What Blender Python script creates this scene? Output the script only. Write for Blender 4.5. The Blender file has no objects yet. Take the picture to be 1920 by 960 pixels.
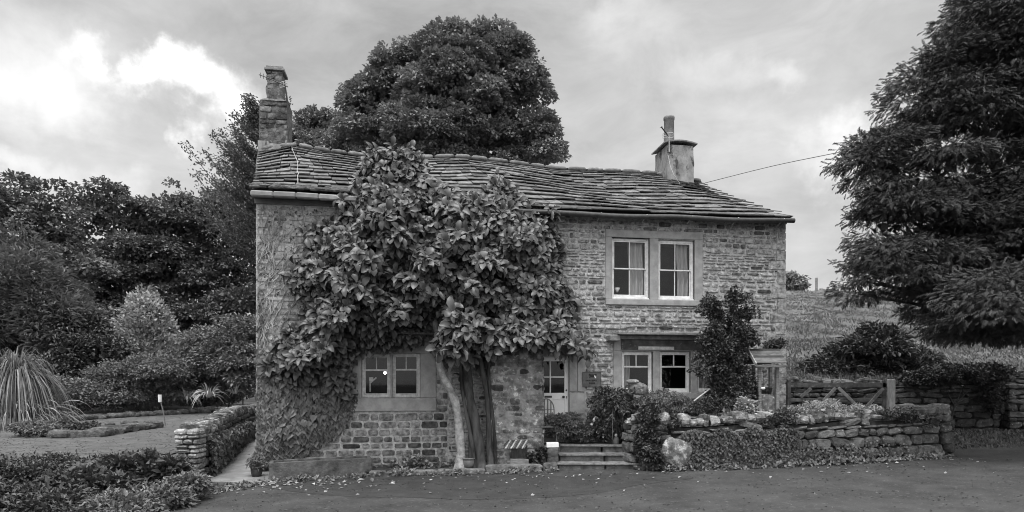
import bpy, math, random
import numpy as np
from mathutils import Vector

# ------------------------------------------------------------------ camera, sky, sun, exposure
scn = bpy.context.scene
COL = scn.collection
F = 1250.0; EYE = 2.2; HOR = 715.0          # focal length in photo pixels, eye height, horizon row
cam_d = bpy.data.cameras.new("camera"); cam = bpy.data.objects.new("camera", cam_d); COL.objects.link(cam)
cam.location = (0, 0, EYE); cam.rotation_euler = (math.radians(90), 0, 0)
cam_d.sensor_width = 36; cam_d.lens = F / 1920 * 36; cam_d.shift_y = (HOR - 480) / 1920
cam_d.clip_end = 2000; cam_d.clip_start = 0.1
scn.camera = cam

SUN_EL, SUN_AZ = math.radians(66), math.radians(205)   # azimuth clockwise from +Y: behind and left of the camera
sun_d = bpy.data.lights.new("sun", 'SUN'); sun_d.energy = 1.5; sun_d.angle = math.radians(28)
sun = bpy.data.objects.new("sun", sun_d); COL.objects.link(sun)
_sd = Vector((math.sin(SUN_AZ) * math.cos(SUN_EL), math.cos(SUN_AZ) * math.cos(SUN_EL), math.sin(SUN_EL)))
sun.rotation_euler = _sd.to_track_quat('Z', 'Y').to_euler()

scn.view_settings.view_transform = 'Standard'; scn.view_settings.look = 'None'
scn.view_settings.exposure = 0.8; scn.view_settings.gamma = 1.0
scn.render.engine = 'CYCLES'
scn.cycles.use_denoising = True
scn.cycles.max_bounces = 5; scn.cycles.diffuse_bounces = 2; scn.cycles.transparent_max_bounces = 8
scn.cycles.use_adaptive_sampling = True; scn.cycles.adaptive_threshold = .005
scn.cycles.pixel_filter_type = 'BLACKMAN_HARRIS'; scn.cycles.filter_width = 1.0

def build_world():
    w = bpy.data.worlds.new("World"); scn.world = w; w.use_nodes = True
    nt = w.node_tree; N = nt.nodes; L = nt.links; N.clear()
    out = N.new('ShaderNodeOutputWorld'); bg = N.new('ShaderNodeBackground'); bg.inputs[1].default_value = 0.1
    L.new(bg.outputs[0], out.inputs[0])
    sky = N.new('ShaderNodeTexSky'); sky.sky_type = 'NISHITA'; sky.sun_disc = False
    sky.sun_elevation = SUN_EL; sky.sun_rotation = SUN_AZ
    bw = N.new('ShaderNodeRGBToBW'); L.new(sky.outputs[0], bw.inputs[0])
    tc = N.new('ShaderNodeTexCoord')
    def math_(op, a, b=None, c=None, clamp=False):
        m = N.new('ShaderNodeMath'); m.operation = op; m.use_clamp = clamp
        for i, v in enumerate((a, b, c)):
            if v is None: continue
            if isinstance(v, (int, float)): m.inputs[i].default_value = v
            else: L.new(v, m.inputs[i])
        return m.outputs[0]
    def noise(scale, detail, rough, dist, stretch=(1, 1, 1.9), off=(0, 0, 0)):
        mp = N.new('ShaderNodeMapping'); mp.inputs['Scale'].default_value = stretch; mp.inputs['Location'].default_value = off
        L.new(tc.outputs['Generated'], mp.inputs[0])
        n = N.new('ShaderNodeTexNoise'); n.inputs['Scale'].default_value = scale; n.inputs['Detail'].default_value = detail
        n.inputs['Roughness'].default_value = rough; n.inputs['Distortion'].default_value = dist
        L.new(mp.outputs[0], n.inputs['Vector']); return n.outputs['Fac']
    big = noise(2.2, 6, 0.5, 0.3, off=(3.1, 0.4, 0.9)); mid = noise(7.0, 10, 0.62, 0.5, off=(1.3, 5.2, 0.1))
    warp = N.new('ShaderNodeTexNoise'); warp.inputs['Scale'].default_value = 5; warp.inputs['Detail'].default_value = 9; warp.inputs['Roughness'].default_value = .6
    L.new(tc.outputs['Generated'], warp.inputs['Vector'])
    wsub = N.new('ShaderNodeVectorMath'); wsub.operation = 'SUBTRACT'; L.new(warp.outputs['Color'], wsub.inputs[0]); wsub.inputs[1].default_value = (.5, .5, .5)
    wsc = N.new('ShaderNodeVectorMath'); wsc.operation = 'SCALE'; wsc.inputs['Scale'].default_value = 0.27; L.new(wsub.outputs[0], wsc.inputs[0])
    wv = N.new('ShaderNodeVectorMath'); wv.operation = 'ADD'; L.new(tc.outputs['Generated'], wv.inputs[0]); L.new(wsc.outputs[0], wv.inputs[1])
    # bright rifts in the cloud cover, placed by compass direction
    def rift(px, py, rpx, amp, flat=1.0):
        d = Vector((px - 960, F, HOR - py)).normalized()
        s = N.new('ShaderNodeVectorMath'); s.operation = 'SUBTRACT'; L.new(wv.outputs[0], s.inputs[0]); s.inputs[1].default_value = d
        k = N.new('ShaderNodeVectorMath'); k.operation = 'MULTIPLY'; k.inputs[1].default_value = (1, 1, flat); L.new(s.outputs[0], k.inputs[0])
        ln = N.new('ShaderNodeVectorMath'); ln.operation = 'LENGTH'; L.new(k.outputs[0], ln.inputs[0])
        mr = N.new('ShaderNodeMapRange'); mr.interpolation_type = 'SMOOTHSTEP'
        mr.inputs['From Min'].default_value = 0; mr.inputs['From Max'].default_value = rpx / F
        mr.inputs['To Min'].default_value = amp; mr.inputs['To Max'].default_value = 0
        L.new(ln.outputs['Value'], mr.inputs['Value']); return mr.outputs[0]
    spots = [(40, 115, 200, .24, 1.5), (120, 180, 120, .12, 1.8), (150, 95, 60, .26, 2.0), (215, 140, 55, .30, 2.0), (300, 165, 75, .45, 1.8), (350, 190, 95, .50, 1.8), (430, 220, 100, .50, 1.6), (215, 165, 60, .30, 1.6), (330, 288, 40, .40, 1), (60, 230, 160, .06, 1.2), (10, 330, 100, .22, 2.2),
             (465, 265, 60, .35, 1.2), (150, 350, 70, .15, 1.5), (1340, 165, 90, .13, 1.5), (1450, 150, 80, .20, 1.8), (1180, 40, 70, .08, 2), (1585, 285, 110, .34, 1.7), (1530, 480, 240, .16, 1.3), (1240, 60, 120, .08, 2), (1390, 300, 160, .08, 1.5)]
    acc = None
    for sp_ in spots:
        r = rift(*sp_); acc = r if acc is None else math_('ADD', acc, r)
    base = math_('ADD', math_('MULTIPLY', math_('SUBTRACT', big, 0.5), 0.62), math_('MULTIPLY', math_('SUBTRACT', mid, 0.5), 0.42))
    val = math_('MULTIPLY', math_('ADD', math_('ADD', base, acc), 0.51), 0.69)
    sep = N.new('ShaderNodeSeparateXYZ'); L.new(tc.outputs['Generated'], sep.inputs[0])
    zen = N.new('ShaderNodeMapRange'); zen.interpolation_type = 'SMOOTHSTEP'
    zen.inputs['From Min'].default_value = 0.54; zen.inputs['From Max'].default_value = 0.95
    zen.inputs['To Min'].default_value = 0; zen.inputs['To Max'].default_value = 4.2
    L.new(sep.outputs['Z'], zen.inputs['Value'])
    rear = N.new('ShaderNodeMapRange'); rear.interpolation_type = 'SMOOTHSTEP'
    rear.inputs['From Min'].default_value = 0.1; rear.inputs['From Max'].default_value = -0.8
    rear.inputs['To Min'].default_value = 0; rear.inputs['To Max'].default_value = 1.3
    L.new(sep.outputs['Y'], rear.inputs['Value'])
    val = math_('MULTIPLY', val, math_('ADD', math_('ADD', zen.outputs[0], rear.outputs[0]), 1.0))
    val = math_('MULTIPLY', math_('MAXIMUM', val, 0.22), 10.0)        # strength is 0.1
    mix = math_('ADD', math_('MULTIPLY', val, 0.93), math_('MULTIPLY', bw.outputs[0], 0.07))
    cmb = N.new('ShaderNodeCombineColor')
    for i in range(3): L.new(mix, cmb.inputs[i])
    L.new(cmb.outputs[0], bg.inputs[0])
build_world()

# ------------------------------------------------------------------ geometry helpers
T = 0.155; NR = math.sqrt(1 + T * T); D0 = 16.4; HROT = math.atan(T)
def nz(a):
    a = np.asarray(a, float); return a / np.maximum(np.linalg.norm(a, axis=-1, keepdims=True), 1e-9)
def W(px, py, Y): return np.array([(px - 960) * Y / F, Y, EYE + (HOR - py) * Y / F])
def HL(s, n, z): return np.array([s / NR + n * T / NR, D0 + s * T / NR - n / NR, z])
def HY(px, n=0.): return (D0 - n * NR) / (1 - (px - 960) / F * T)
def S(px, n=0.): return ((px - 960) / F * HY(px, n) - n * T / NR) * NR
def Z(px, py, n=0.): return EYE + (HOR - py) * HY(px, n) / F
def zr(X): return 0.15 + 0.027 * np.clip(X, -14, 14)

class MB:
    def __init__(s): s.v = []; s.q = []; s.t = []; s.n = 0; s.qt = []; s.tt = []; s.ng = []; s.ngt = []
    def add(s, v, f, tone=1.0):
        v = np.asarray(v, float).reshape(-1, 3); f = np.asarray(f, int)
        tn = np.broadcast_to(np.asarray(tone, float), (len(f),))
        if f.shape[1] == 4: s.q.append(f + s.n); s.qt.append(tn)
        elif f.shape[1] == 3: s.t.append(f + s.n); s.tt.append(tn)
        s.v.append(v); s.n += len(v)
    def poly(s, pts, tone=1.0):
        s.v.append(np.asarray(pts, float)); s.ng.append(list(range(s.n, s.n + len(pts)))); s.ngt.append(tone); s.n += len(pts)
FR = {}
def _frame(o): return FR.get(o.name, (np.zeros(3), 0.0))
def build(mb, name, m, parent=None, smooth=False, loc=None):
    v = np.concatenate(mb.v); 
    if parent is not None: L0, r = _frame(parent)
    elif loc is not None: L0, r = np.asarray(loc, float), 0.0
    else: L0, r = np.zeros(3), 0.0
    v = v - L0; c, sn = math.cos(-r), math.sin(-r)
    v = np.stack([v[:, 0] * c - v[:, 1] * sn, v[:, 0] * sn + v[:, 1] * c, v[:, 2]], 1)
    loops = []; starts = []; tones = []; pos = 0
    if mb.t:
        t = np.concatenate(mb.t); loops.append(t.ravel()); starts.append(pos + 3 * np.arange(len(t))); pos += 3 * len(t); tones.append(np.concatenate(mb.tt))
    if mb.q:
        q = np.concatenate(mb.q); loops.append(q.ravel()); starts.append(pos + 4 * np.arange(len(q))); pos += 4 * len(q); tones.append(np.concatenate(mb.qt))
    for f, tn in zip(mb.ng, mb.ngt):
        loops.append(np.array(f)); starts.append(np.array([pos])); pos += len(f); tones.append(np.array([tn]))
    loops = np.concatenate(loops); starts = np.concatenate(starts); tones = np.concatenate(tones)
    me = bpy.data.meshes.new(name)
    me.vertices.add(len(v)); me.vertices.foreach_set('co', v.astype(np.float32).ravel())
    me.loops.add(len(loops)); me.loops.foreach_set('vertex_index', loops.astype(np.int32))
    me.polygons.add(len(starts)); me.polygons.foreach_set('loop_start', starts.astype(np.int32))
    me.polygons.foreach_set('use_smooth', np.full(len(starts), smooth))
    at = me.attributes.new('tone', 'FLOAT', 'FACE'); at.data.foreach_set('value', tones.astype(np.float32))
    me.update(calc_edges=True); me.validate()
    me.materials.append(m)
    o = bpy.data.objects.new(name, me); COL.objects.link(o)
    if parent is not None: o.parent = parent; FR[o.name] = _frame(parent)
    elif loc is not None: o.location = loc; FR[o.name] = (np.asarray(loc, float), 0.0)
    return o
def tag(o, label=None, cat=None, group=None, kind=None):
    if label: o['label'] = label
    if cat: o['category'] = cat
    if group: o['group'] = group
    if kind: o['kind'] = kind
    return o
def thing(name, label, cat, loc, rotz=0.0, group=None):
    o = bpy.data.objects.new(name, None); COL.objects.link(o); o.location = loc; o.rotation_euler = (0, 0, rotz)
    o.empty_display_size = .3
    FR[o.name] = (np.asarray(loc, float), rotz); return tag(o, label, cat, group)

# chamfered box from 8 corners given by a frame
def cbox(mb, o, a, b, c, ch=0.008, tone=1.0):
    """o centre, a b c half-extent vectors"""
    o, a, b, c = [np.asarray(x, float) for x in (o, a, b, c)]
    la, lb, lc = [np.linalg.norm(x) for x in (a, b, c)]
    ch = min(ch, .4 * min(la, lb, lc)); ka, kb, kc = 1 - ch / la, 1 - ch / lb, 1 - ch / lc
    V = []; idx = {}
    for i in (-1, 1):
        for j in (-1, 1):
            for k in (-1, 1):
                idx[i, j, k] = len(V)
                V += [o + i * a + j * kb * b + k * kc * c, o + i * ka * a + j * b + k * kc * c, o + i * ka * a + j * kb * b + k * c]
    Q = []; Tt = []
    for i in (-1, 1):
        Q.append([idx[i, -1, -1], idx[i, 1, -1], idx[i, 1, 1], idx[i, -1, 1]][::i])
        Q.append([idx[-1, i, -1] + 1, idx[-1, i, 1] + 1, idx[1, i, 1] + 1, idx[1, i, -1] + 1][::i])
        Q.append([idx[-1, -1, i] + 2, idx[1, -1, i] + 2, idx[1, 1, i] + 2, idx[-1, 1, i] + 2][::i])
        for j in (-1, 1):
            Q.append([idx[i, j, -1], idx[i, j, 1], idx[i, j, 1] + 1, idx[i, j, -1] + 1][::i * j])
            Q.append([idx[-1, i, j] + 1, idx[1, i, j] + 1, idx[1, i, j] + 2, idx[-1, i, j] + 2][::-i * j])
            Q.append([idx[i, -1, j] + 2, idx[i, 1, j] + 2, idx[i, 1, j], idx[i, -1, j]][::i * j])
            for k in (-1, 1):
                Tt.append([idx[i, j, k], idx[i, j, k] + 1, idx[i, j, k] + 2][::i * j * k])
    n0 = mb.n; mb.add(V, Q, tone)
    mb.t.append(np.array(Tt) + n0); mb.tt.append(np.full(len(Tt), float(tone)))
EH = np.array([1 / NR, T / NR, 0.]); NH = np.array([T / NR, -1 / NR, 0.]); UZ = np.array([0, 0, 1.])
def hbox(mb, s0, s1, n0, n1, z0, z1, ch=0.008, tone=1.0):
    cbox(mb, HL((s0 + s1) / 2, (n0 + n1) / 2, (z0 + z1) / 2), EH * (s1 - s0) / 2, -NH * (n1 - n0) / 2, UZ * (z1 - z0) / 2, ch, tone)
def wbox(mb, x0, x1, y0, y1, z0, z1, ch=0.008, tone=1.0):
    cbox(mb, ((x0 + x1) / 2, (y0 + y1) / 2, (z0 + z1) / 2), ((x1 - x0) / 2, 0, 0), (0, (y1 - y0) / 2, 0), (0, 0, (z1 - z0) / 2), ch, tone)
def bar(mb, p, q, w, h, up=(0, 0, 1), ch=0.006, tone=1.0):
    p, q = np.asarray(p, float), np.asarray(q, float); d = q - p; L = np.linalg.norm(d); d /= L
    s = nz(np.cross(d, up)); u = np.cross(s, d)
    cbox(mb, (p + q) / 2, d * L / 2, s * w / 2, u * h / 2, ch, tone)
def tube(mb, pts, radii, sides=6, tone=1.0, cap=True):
    P = np.asarray(pts, float); n = len(P); R = np.broadcast_to(np.asarray(radii, float), (n,))
    Tn = nz(np.gradient(P, axis=0)); ref = np.array([0, 0, 1.]) if abs(Tn[0][2]) < .9 else np.array([0, 1., 0])
    A = nz(np.cross(Tn, ref)); B = np.cross(Tn, A); th = np.linspace(0, 2 * math.pi, sides, endpoint=False)
    V = P[:, None] + R[:, None, None] * (np.cos(th)[None, :, None] * A[:, None] + np.sin(th)[None, :, None] * B[:, None])
    i = np.arange(n - 1)[:, None] * sides; j = np.arange(sides)[None]; j2 = (j + 1) % sides
    f = np.stack([i + j, i + j2, i + sides + j2, i + sides + j], -1).reshape(-1, 4)
    mb.add(V.reshape(-1, 3), f, tone)
    if cap and R[-1] > .004: mb.poly(V[-1], tone)
    if cap and R[0] > .004: mb.poly(V[0][::-1], tone)
def spline(pts, n):
    P = np.asarray(pts, float); m = len(P); t = np.linspace(0, m - 1, n); out = []
    for x in t:
        i = min(int(x), m - 2); u = x - i; p0 = P[max(i - 1, 0)]; p1 = P[i]; p2 = P[i + 1]; p3 = P[min(i + 2, m - 1)]
        out.append(.5 * (2 * p1 + (p2 - p0) * u + (2 * p0 - 5 * p1 + 4 * p2 - p3) * u * u + (3 * p1 - p0 - 3 * p2 + p3) * u ** 3))
    return np.array(out)
def lathe(mb, c, prof, sides=20, tone=1.0):
    c = np.asarray(c, float); tube(mb, [c + (0, 0, z + 1e-5 * i) for i, (r, z) in enumerate(prof)], [r for r, z in prof], sides, tone)
def lathe2(mb, c, prof, sides=20, tone=1.0):
    th = np.linspace(0, 2 * math.pi, sides, endpoint=False); n = len(prof)
    V = np.array([[c[0] + r * math.cos(t), c[1] + r * math.sin(t), c[2] + z] for r, z in prof for t in th])
    i = np.arange(n - 1)[:, None] * sides; j = np.arange(sides)[None]; j2 = (j + 1) % sides
    mb.add(V, np.stack([i + j, i + j2, i + sides + j2, i + sides + j], -1).reshape(-1, 4), tone)

# rounded stone template: 4x4x4 surface grid
def _stone_tpl(n=3):
    g = np.linspace(-1, 1, n + 1); idx = {}; V = []; Fc = []
    def vid(p):
        k = tuple(np.round(p, 4))
        if k not in idx: idx[k] = len(V); V.append(p)
        return idx[k]
    for ax in range(3):
        for sg in (-1, 1):
            for i in range(n):
                for j in range(n):
                    q = []
                    for a, b in ((g[i], g[j]), (g[i + 1], g[j]), (g[i + 1], g[j + 1]), (g[i], g[j + 1])):
                        p = [0, 0, 0]; p[ax] = sg; p[(ax + 1) % 3] = a; p[(ax + 2) % 3] = b; q.append(vid(p))
                    Fc.append(q[::sg])
    return np.array(V, float), np.array(Fc)
ST_V, ST_F = _stone_tpl(3); ST4_V, ST4_F = _stone_tpl(6)
def stones(mb, C, A, B, D, k, jit, tone, rng, hi=False):
    """C (N,3) centres; A,B,D (N,3) half-extent vectors"""
    TV, TF = (ST4_V, ST4_F) if hi else (ST_V, ST_F)
    C, A, B, D = [np.asarray(x, float).reshape(-1, 3) for x in (C, A, B, D)]
    N = len(C); nv = len(TV)
    v = TV / (np.sum(np.abs(TV) ** k, 1) ** (1 / k))[:, None]
    v = np.repeat(v[None], N, 0) 
    ph = rng.uniform(0, 6.28, (N, 3, 3))
    w = np.stack([np.sin(v[..., 0] * 2.1 + ph[:, None, a, 0]) * np.sin(v[..., 1] * 2.3 + ph[:, None, a, 1]) + .6 * np.sin(v[..., 2] * 3.1 + ph[:, None, a, 2]) for a in range(3)], -1)
    v = v * (1 + jit * w) + rng.normal(0, jit * .25, (N, nv, 3))
    V = C[:, None] + v[..., :1] * A[:, None] + v[..., 1:2] * B[:, None] + v[..., 2:] * D[:, None]
    f = (TF[None] + (np.arange(N) * nv)[:, None, None]).reshape(-1, 4)
    mb.add(V.reshape(-1, 3), f, np.repeat(np.broadcast_to(tone, (N,)), len(TF)))

# leaf instancing
LEAF_TPL = {
 'quad': (np.array([[0, 0, 0], [.5, -1, .12], [1, 0, -.1], [.5, 1, .12]]), np.array([[0, 1, 2], [0, 2, 3]])),
 'ivy': (np.array([[0, 0, 0], [.15, -.9, .1], [.55, -.7, .1], [1, 0, -.1], [.55, .7, .1], [.15, .9, .1]]), np.array([[0, 1, 2, 3], [0, 3, 4, 5]])),
 'big': (np.array([[0, 0, 0], [.35, 0, .06], [.7, 0, .05], [1, 0, -.14], [.3, -.72, .2], [.62, -1, .22], [.88, -.62, .02], [.3, .72, .2], [.62, 1, .22], [.88, .62, .02]]),
         np.array([[0, 4, 1, 1], [1, 4, 5, 2], [2, 5, 6, 3], [0, 1, 7, 7], [1, 2, 8, 7], [2, 3, 9, 8]])),
 'blade': (np.array([[0, -.5, 0], [0, .5, 0], [.4, .9, .16], [.4, -.9, .16], [.75, .7, .1], [.75, -.7, .1], [1, .05, -.25], [1, -.05, -.25]]), np.array([[0, 1, 2, 3], [3, 2, 4, 5], [5, 4, 6, 7]])),
}
def _spray():
    V = []; Fq = []
    def q(p0, p1, w):
        p0, p1 = np.array(p0), np.array(p1); d = p1 - p0; s = np.array([-d[1], d[0], 0]); s = s / np.linalg.norm(s) * w
        n = len(V); V.extend([p0, (p0 + p1) / 2 - s, p1, (p0 + p1) / 2 + s]); Fq.append([n, n + 1, n + 2, n + 3])
    q((0, 0, 0), (1, 0, -.25), .09)
    for i, a in enumerate((.15, .38, .6, .8)):
        l = .62 - .42 * a
        for sg in (-1, 1): q((a, 0, -.06 * a), (a + l * .75, sg * l * 1.3, -.12 - .25 * a), .07)
    return np.array(V), np.array(Fq)
LEAF_TPL['spray'] = _spray()
def leaves(mb, kind, P, A, Nn, length, width, tone, rng):
    P = np.asarray(P, float); N = len(P)
    if N == 0: return
    A = nz(A); Bv = nz(np.cross(Nn, A)); C = np.cross(A, Bv)
    tv, tf = LEAF_TPL[kind]; L = np.broadcast_to(length, (N,))[:, None, None]; Wd = np.broadcast_to(width, (N,))[:, None, None]
    V = P[:, None] + tv[None, :, :1] * L * A[:, None] + tv[None, :, 1:2] * Wd * .5 * Bv[:, None] + tv[None, :, 2:] * L * C[:, None]
    nv = len(tv)
    off = (np.arange(N) * nv)[:, None, None]
    tn = np.broadcast_to(tone, (N,))
    if kind == 'big':
        tri = tf[[0, 3]][:, :3]; quad = tf[[1, 2, 4, 5]]
        n0 = mb.n; mb.add(V.reshape(-1, 3), (quad[None] + off).reshape(-1, 4), np.repeat(tn, 4))
        mb.t.append((tri[None] + off).reshape(-1, 3) + n0); mb.tt.append(np.repeat(tn, 2))
    else:
        mb.add(V.reshape(-1, 3), (tf[None] + off).reshape(-1, tf.shape[1]), np.repeat(tn, len(tf)))

def Bl(px, py, Y, r, rv=None, dp=None):
    """blob from photo pixel + distance; r, rv pixel radii; dp depth radius in metres"""
    c = W(px, py, Y); k = Y / F; return (c[0], c[1], c[2], r * k, dp if dp else r * k, (rv or r) * k)
def crown_pts(blobs, n, per, cr, rng, inner=.25, flat=.75, hi=1.06, keep=.72, gap=.55, fs=None, lump=.10):
    b = np.array(blobs, float); wt = (b[:, 3] * b[:, 5] + b[:, 4] * b[:, 5]); wt /= wt.sum()
    C = []; O = []
    while len(C) < n:
        i = rng.choice(len(b), 400, p=wt); d = nz(rng.normal(0, 1, (400, 3))); 
        rad = np.where(rng.random(400) < inner, rng.uniform(.3, .85, 400), rng.uniform(.85, hi, 400))
        p = b[i, :3] + d * b[i, 3:] * rad[:, None]
        q = (p[:, None] - b[None, :, :3]) / b[None, :, 3:]; m = np.linalg.norm(q, axis=2); m[np.arange(400), i] = 9
        sc_ = 1.6 / max(fs or cr * 2.2, .12); nzv = np.sin(p[:, 0] * sc_ + 2 * np.sin(p[:, 2] * sc_ * .6)) * np.sin(p[:, 2] * sc_ * 1.2 + 1.3 * np.sin(p[:, 1] * sc_ * .8)) + .5 * np.sin(p[:, 0] * sc_ * 2.1 + p[:, 2] * sc_ * 1.7)
        p = p + d * b[i, 3:] * (lump * nzv)[:, None] * (cr < 1)
        ok = ((m.min(1) > keep) | (rng.random(400) < .25)) & (rng.random(400) < .62 + gap * nzv)
        C += list(p[ok]); O += list(d[ok])
    C = np.array(C[:n]); O = np.array(O[:n])
    ct = rng.uniform(.72, 1.28, n)
    P = np.repeat(C, per, 0) + rng.normal(0, 1, (n * per, 3)) * np.array([1, 1, flat]) * cr * .55
    return P, np.repeat(O, per, 0), np.repeat(ct, per), C
def boughs(mb, blobs, nb, r, per_b, ll, lw, rng, flat=.65, kind='quad', tv=.2, up=1.0, out=.7, nj=.35, droop=.15, spread=.6, low=-.25, hi=1.0, core=.25, keep=.75, stretch=1., lenv=(.5, 1.3), void=0., vs=1.):
    """leafy boughs: little domes of leaves set on the outside of a crown, bare underneath, with a sparser core"""
    b = np.array(blobs, float); wt = (b[:, 3] * b[:, 5] + b[:, 4] * b[:, 5]); wt /= wt.sum(); C = []; O = []; tries = 0
    while len(C) < nb and tries < 400:
        tries += 1; i = rng.choice(len(b), 60, p=wt); d = nz(rng.normal(0, 1, (60, 3))); p = b[i, :3] + d * b[i, 3:] * rng.uniform(.78, hi, 60)[:, None]
        q = (p[:, None] - b[None, :, :3]) / b[None, :, 3:]; m = np.linalg.norm(q, axis=2); m[np.arange(60), i] = 9
        for k_ in np.where(m.min(1) > keep)[0]:
            if len(C) < nb and (not C or np.min(np.linalg.norm(np.array(C) - p[k_], axis=1)) > r * .62): C.append(p[k_]); O.append(d[k_])
    C = np.array(C); O = np.array(O); n = len(C); rr = r * rng.uniform(.5, 1.5, n); ct = rng.uniform(.75, 1.25, n)
    N = n * per_b; idx = rng.choice(n, N, p=rr ** 2 / np.sum(rr ** 2)); d = nz(rng.normal(0, 1, (N * 3, 3))); d = d[d[:, 2] > low]; d = d[:N]; idx = idx[:len(d)]; N = len(d)
    rad = rr[idx] * np.where(rng.random(N) < .8, rng.uniform(.82, 1.12, N), rng.uniform(.3, .8, N)); ph = idx * 1.7; rad *= 1 + .18 * np.sin(d[:, 0] * 5 + ph) * np.sin(d[:, 2] * 6 + ph)
    sc_ = np.array([stretch, stretch, flat]); P = C[idx] + d * sc_ * rad[:, None]
    def hole(P): q_ = P / vs; return (np.sin(q_[:, 0] * 2.9 + 1.9 * np.sin(q_[:, 2] * 1.3)) * np.sin(q_[:, 2] * 3.7 + 1.7 * np.sin(q_[:, 0] * 1.1)) + .5 * np.sin(q_[:, 0] * 6.1 + q_[:, 2] * 4.3 + 1) + .35 * np.sin(q_[:, 0] * 3.3 - q_[:, 2] * 7.9)) > (1.85 - void)
    if void: k_ = ~hole(P); P, d, idx = P[k_], d[k_], idx[k_]; N = len(P)
    A = nz(d * np.array([1, 1, .5]) + O[idx] * .3 + rng.normal(0, spread, (N, 3)) + np.array([0, 0, -droop])); Nn = nz(d * out + UZ * up + rng.normal(0, nj, (N, 3)))
    leaves(mb, kind, P, A, Nn, ll * rng.uniform(lenv[0], lenv[1], N), lw * rng.uniform(.7, 1.2, N), ct[idx] * rng.uniform(1 - tv, 1 + tv, N), rng)
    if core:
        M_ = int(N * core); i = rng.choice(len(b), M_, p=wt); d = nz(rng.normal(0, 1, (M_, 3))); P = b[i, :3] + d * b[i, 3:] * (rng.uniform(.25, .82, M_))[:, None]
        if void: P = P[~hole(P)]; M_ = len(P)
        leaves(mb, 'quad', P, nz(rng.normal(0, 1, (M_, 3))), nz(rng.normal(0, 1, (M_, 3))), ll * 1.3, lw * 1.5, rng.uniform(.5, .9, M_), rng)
    return C
def foliage(mb, blobs, n, per, cr, ll, lw, rng, kind='quad', droop=.3, up=.8, out=.6, inner=.25, flat=.75, tv=.15, hi=1.06, spread=.8, nj=.55, gap=.55, fs=None, lump=.10):
    P, O, ct, C = crown_pts(blobs, n, per, cr, rng, inner, flat, hi, gap=gap, fs=fs, lump=lump)
    m = len(P); A = nz(O * .6 + rng.normal(0, spread, (m, 3)) + np.array([0, 0, -droop])); Nn = nz(O * out + UZ * up + rng.normal(0, nj, (m, 3)))
    leaves(mb, kind, P, A, Nn, ll * rng.uniform(.6, 1.25, m), lw * rng.uniform(.7, 1.2, m), ct * rng.uniform(1 - tv, 1 + tv, m), rng)
    return C
def limbs(mb, base, fork, blobs, r0, rng, twigs=3, sides=7):
    base, fork = np.asarray(base, float), np.asarray(fork, float)
    mid = (base + fork) / 2 + rng.normal(0, .04, 3) * np.linalg.norm(fork - base)
    tube(mb, spline([base, mid, fork], 8), np.linspace(r0, r0 * .7, 8), sides + 2)
    for b in blobs:
        c = np.array(b[:3]); e = c; m = (fork + c) / 2 + rng.normal(0, .1, 3) * b[3] + np.array([0, 0, .1 * b[5]])
        tube(mb, spline([fork - (0, 0, .05), m, e], 7), np.linspace(r0 * .5, r0 * .12, 7), sides)
        for t in range(twigs):
            d = nz(rng.normal(0, 1, 3)) * np.array(b[3:]) * .6
            tube(mb, spline([m * .4 + c * .6, c + d * .5 + (0, 0, .05), c + d], 5), np.linspace(r0 * .18, r0 * .03, 5), 5)

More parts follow.
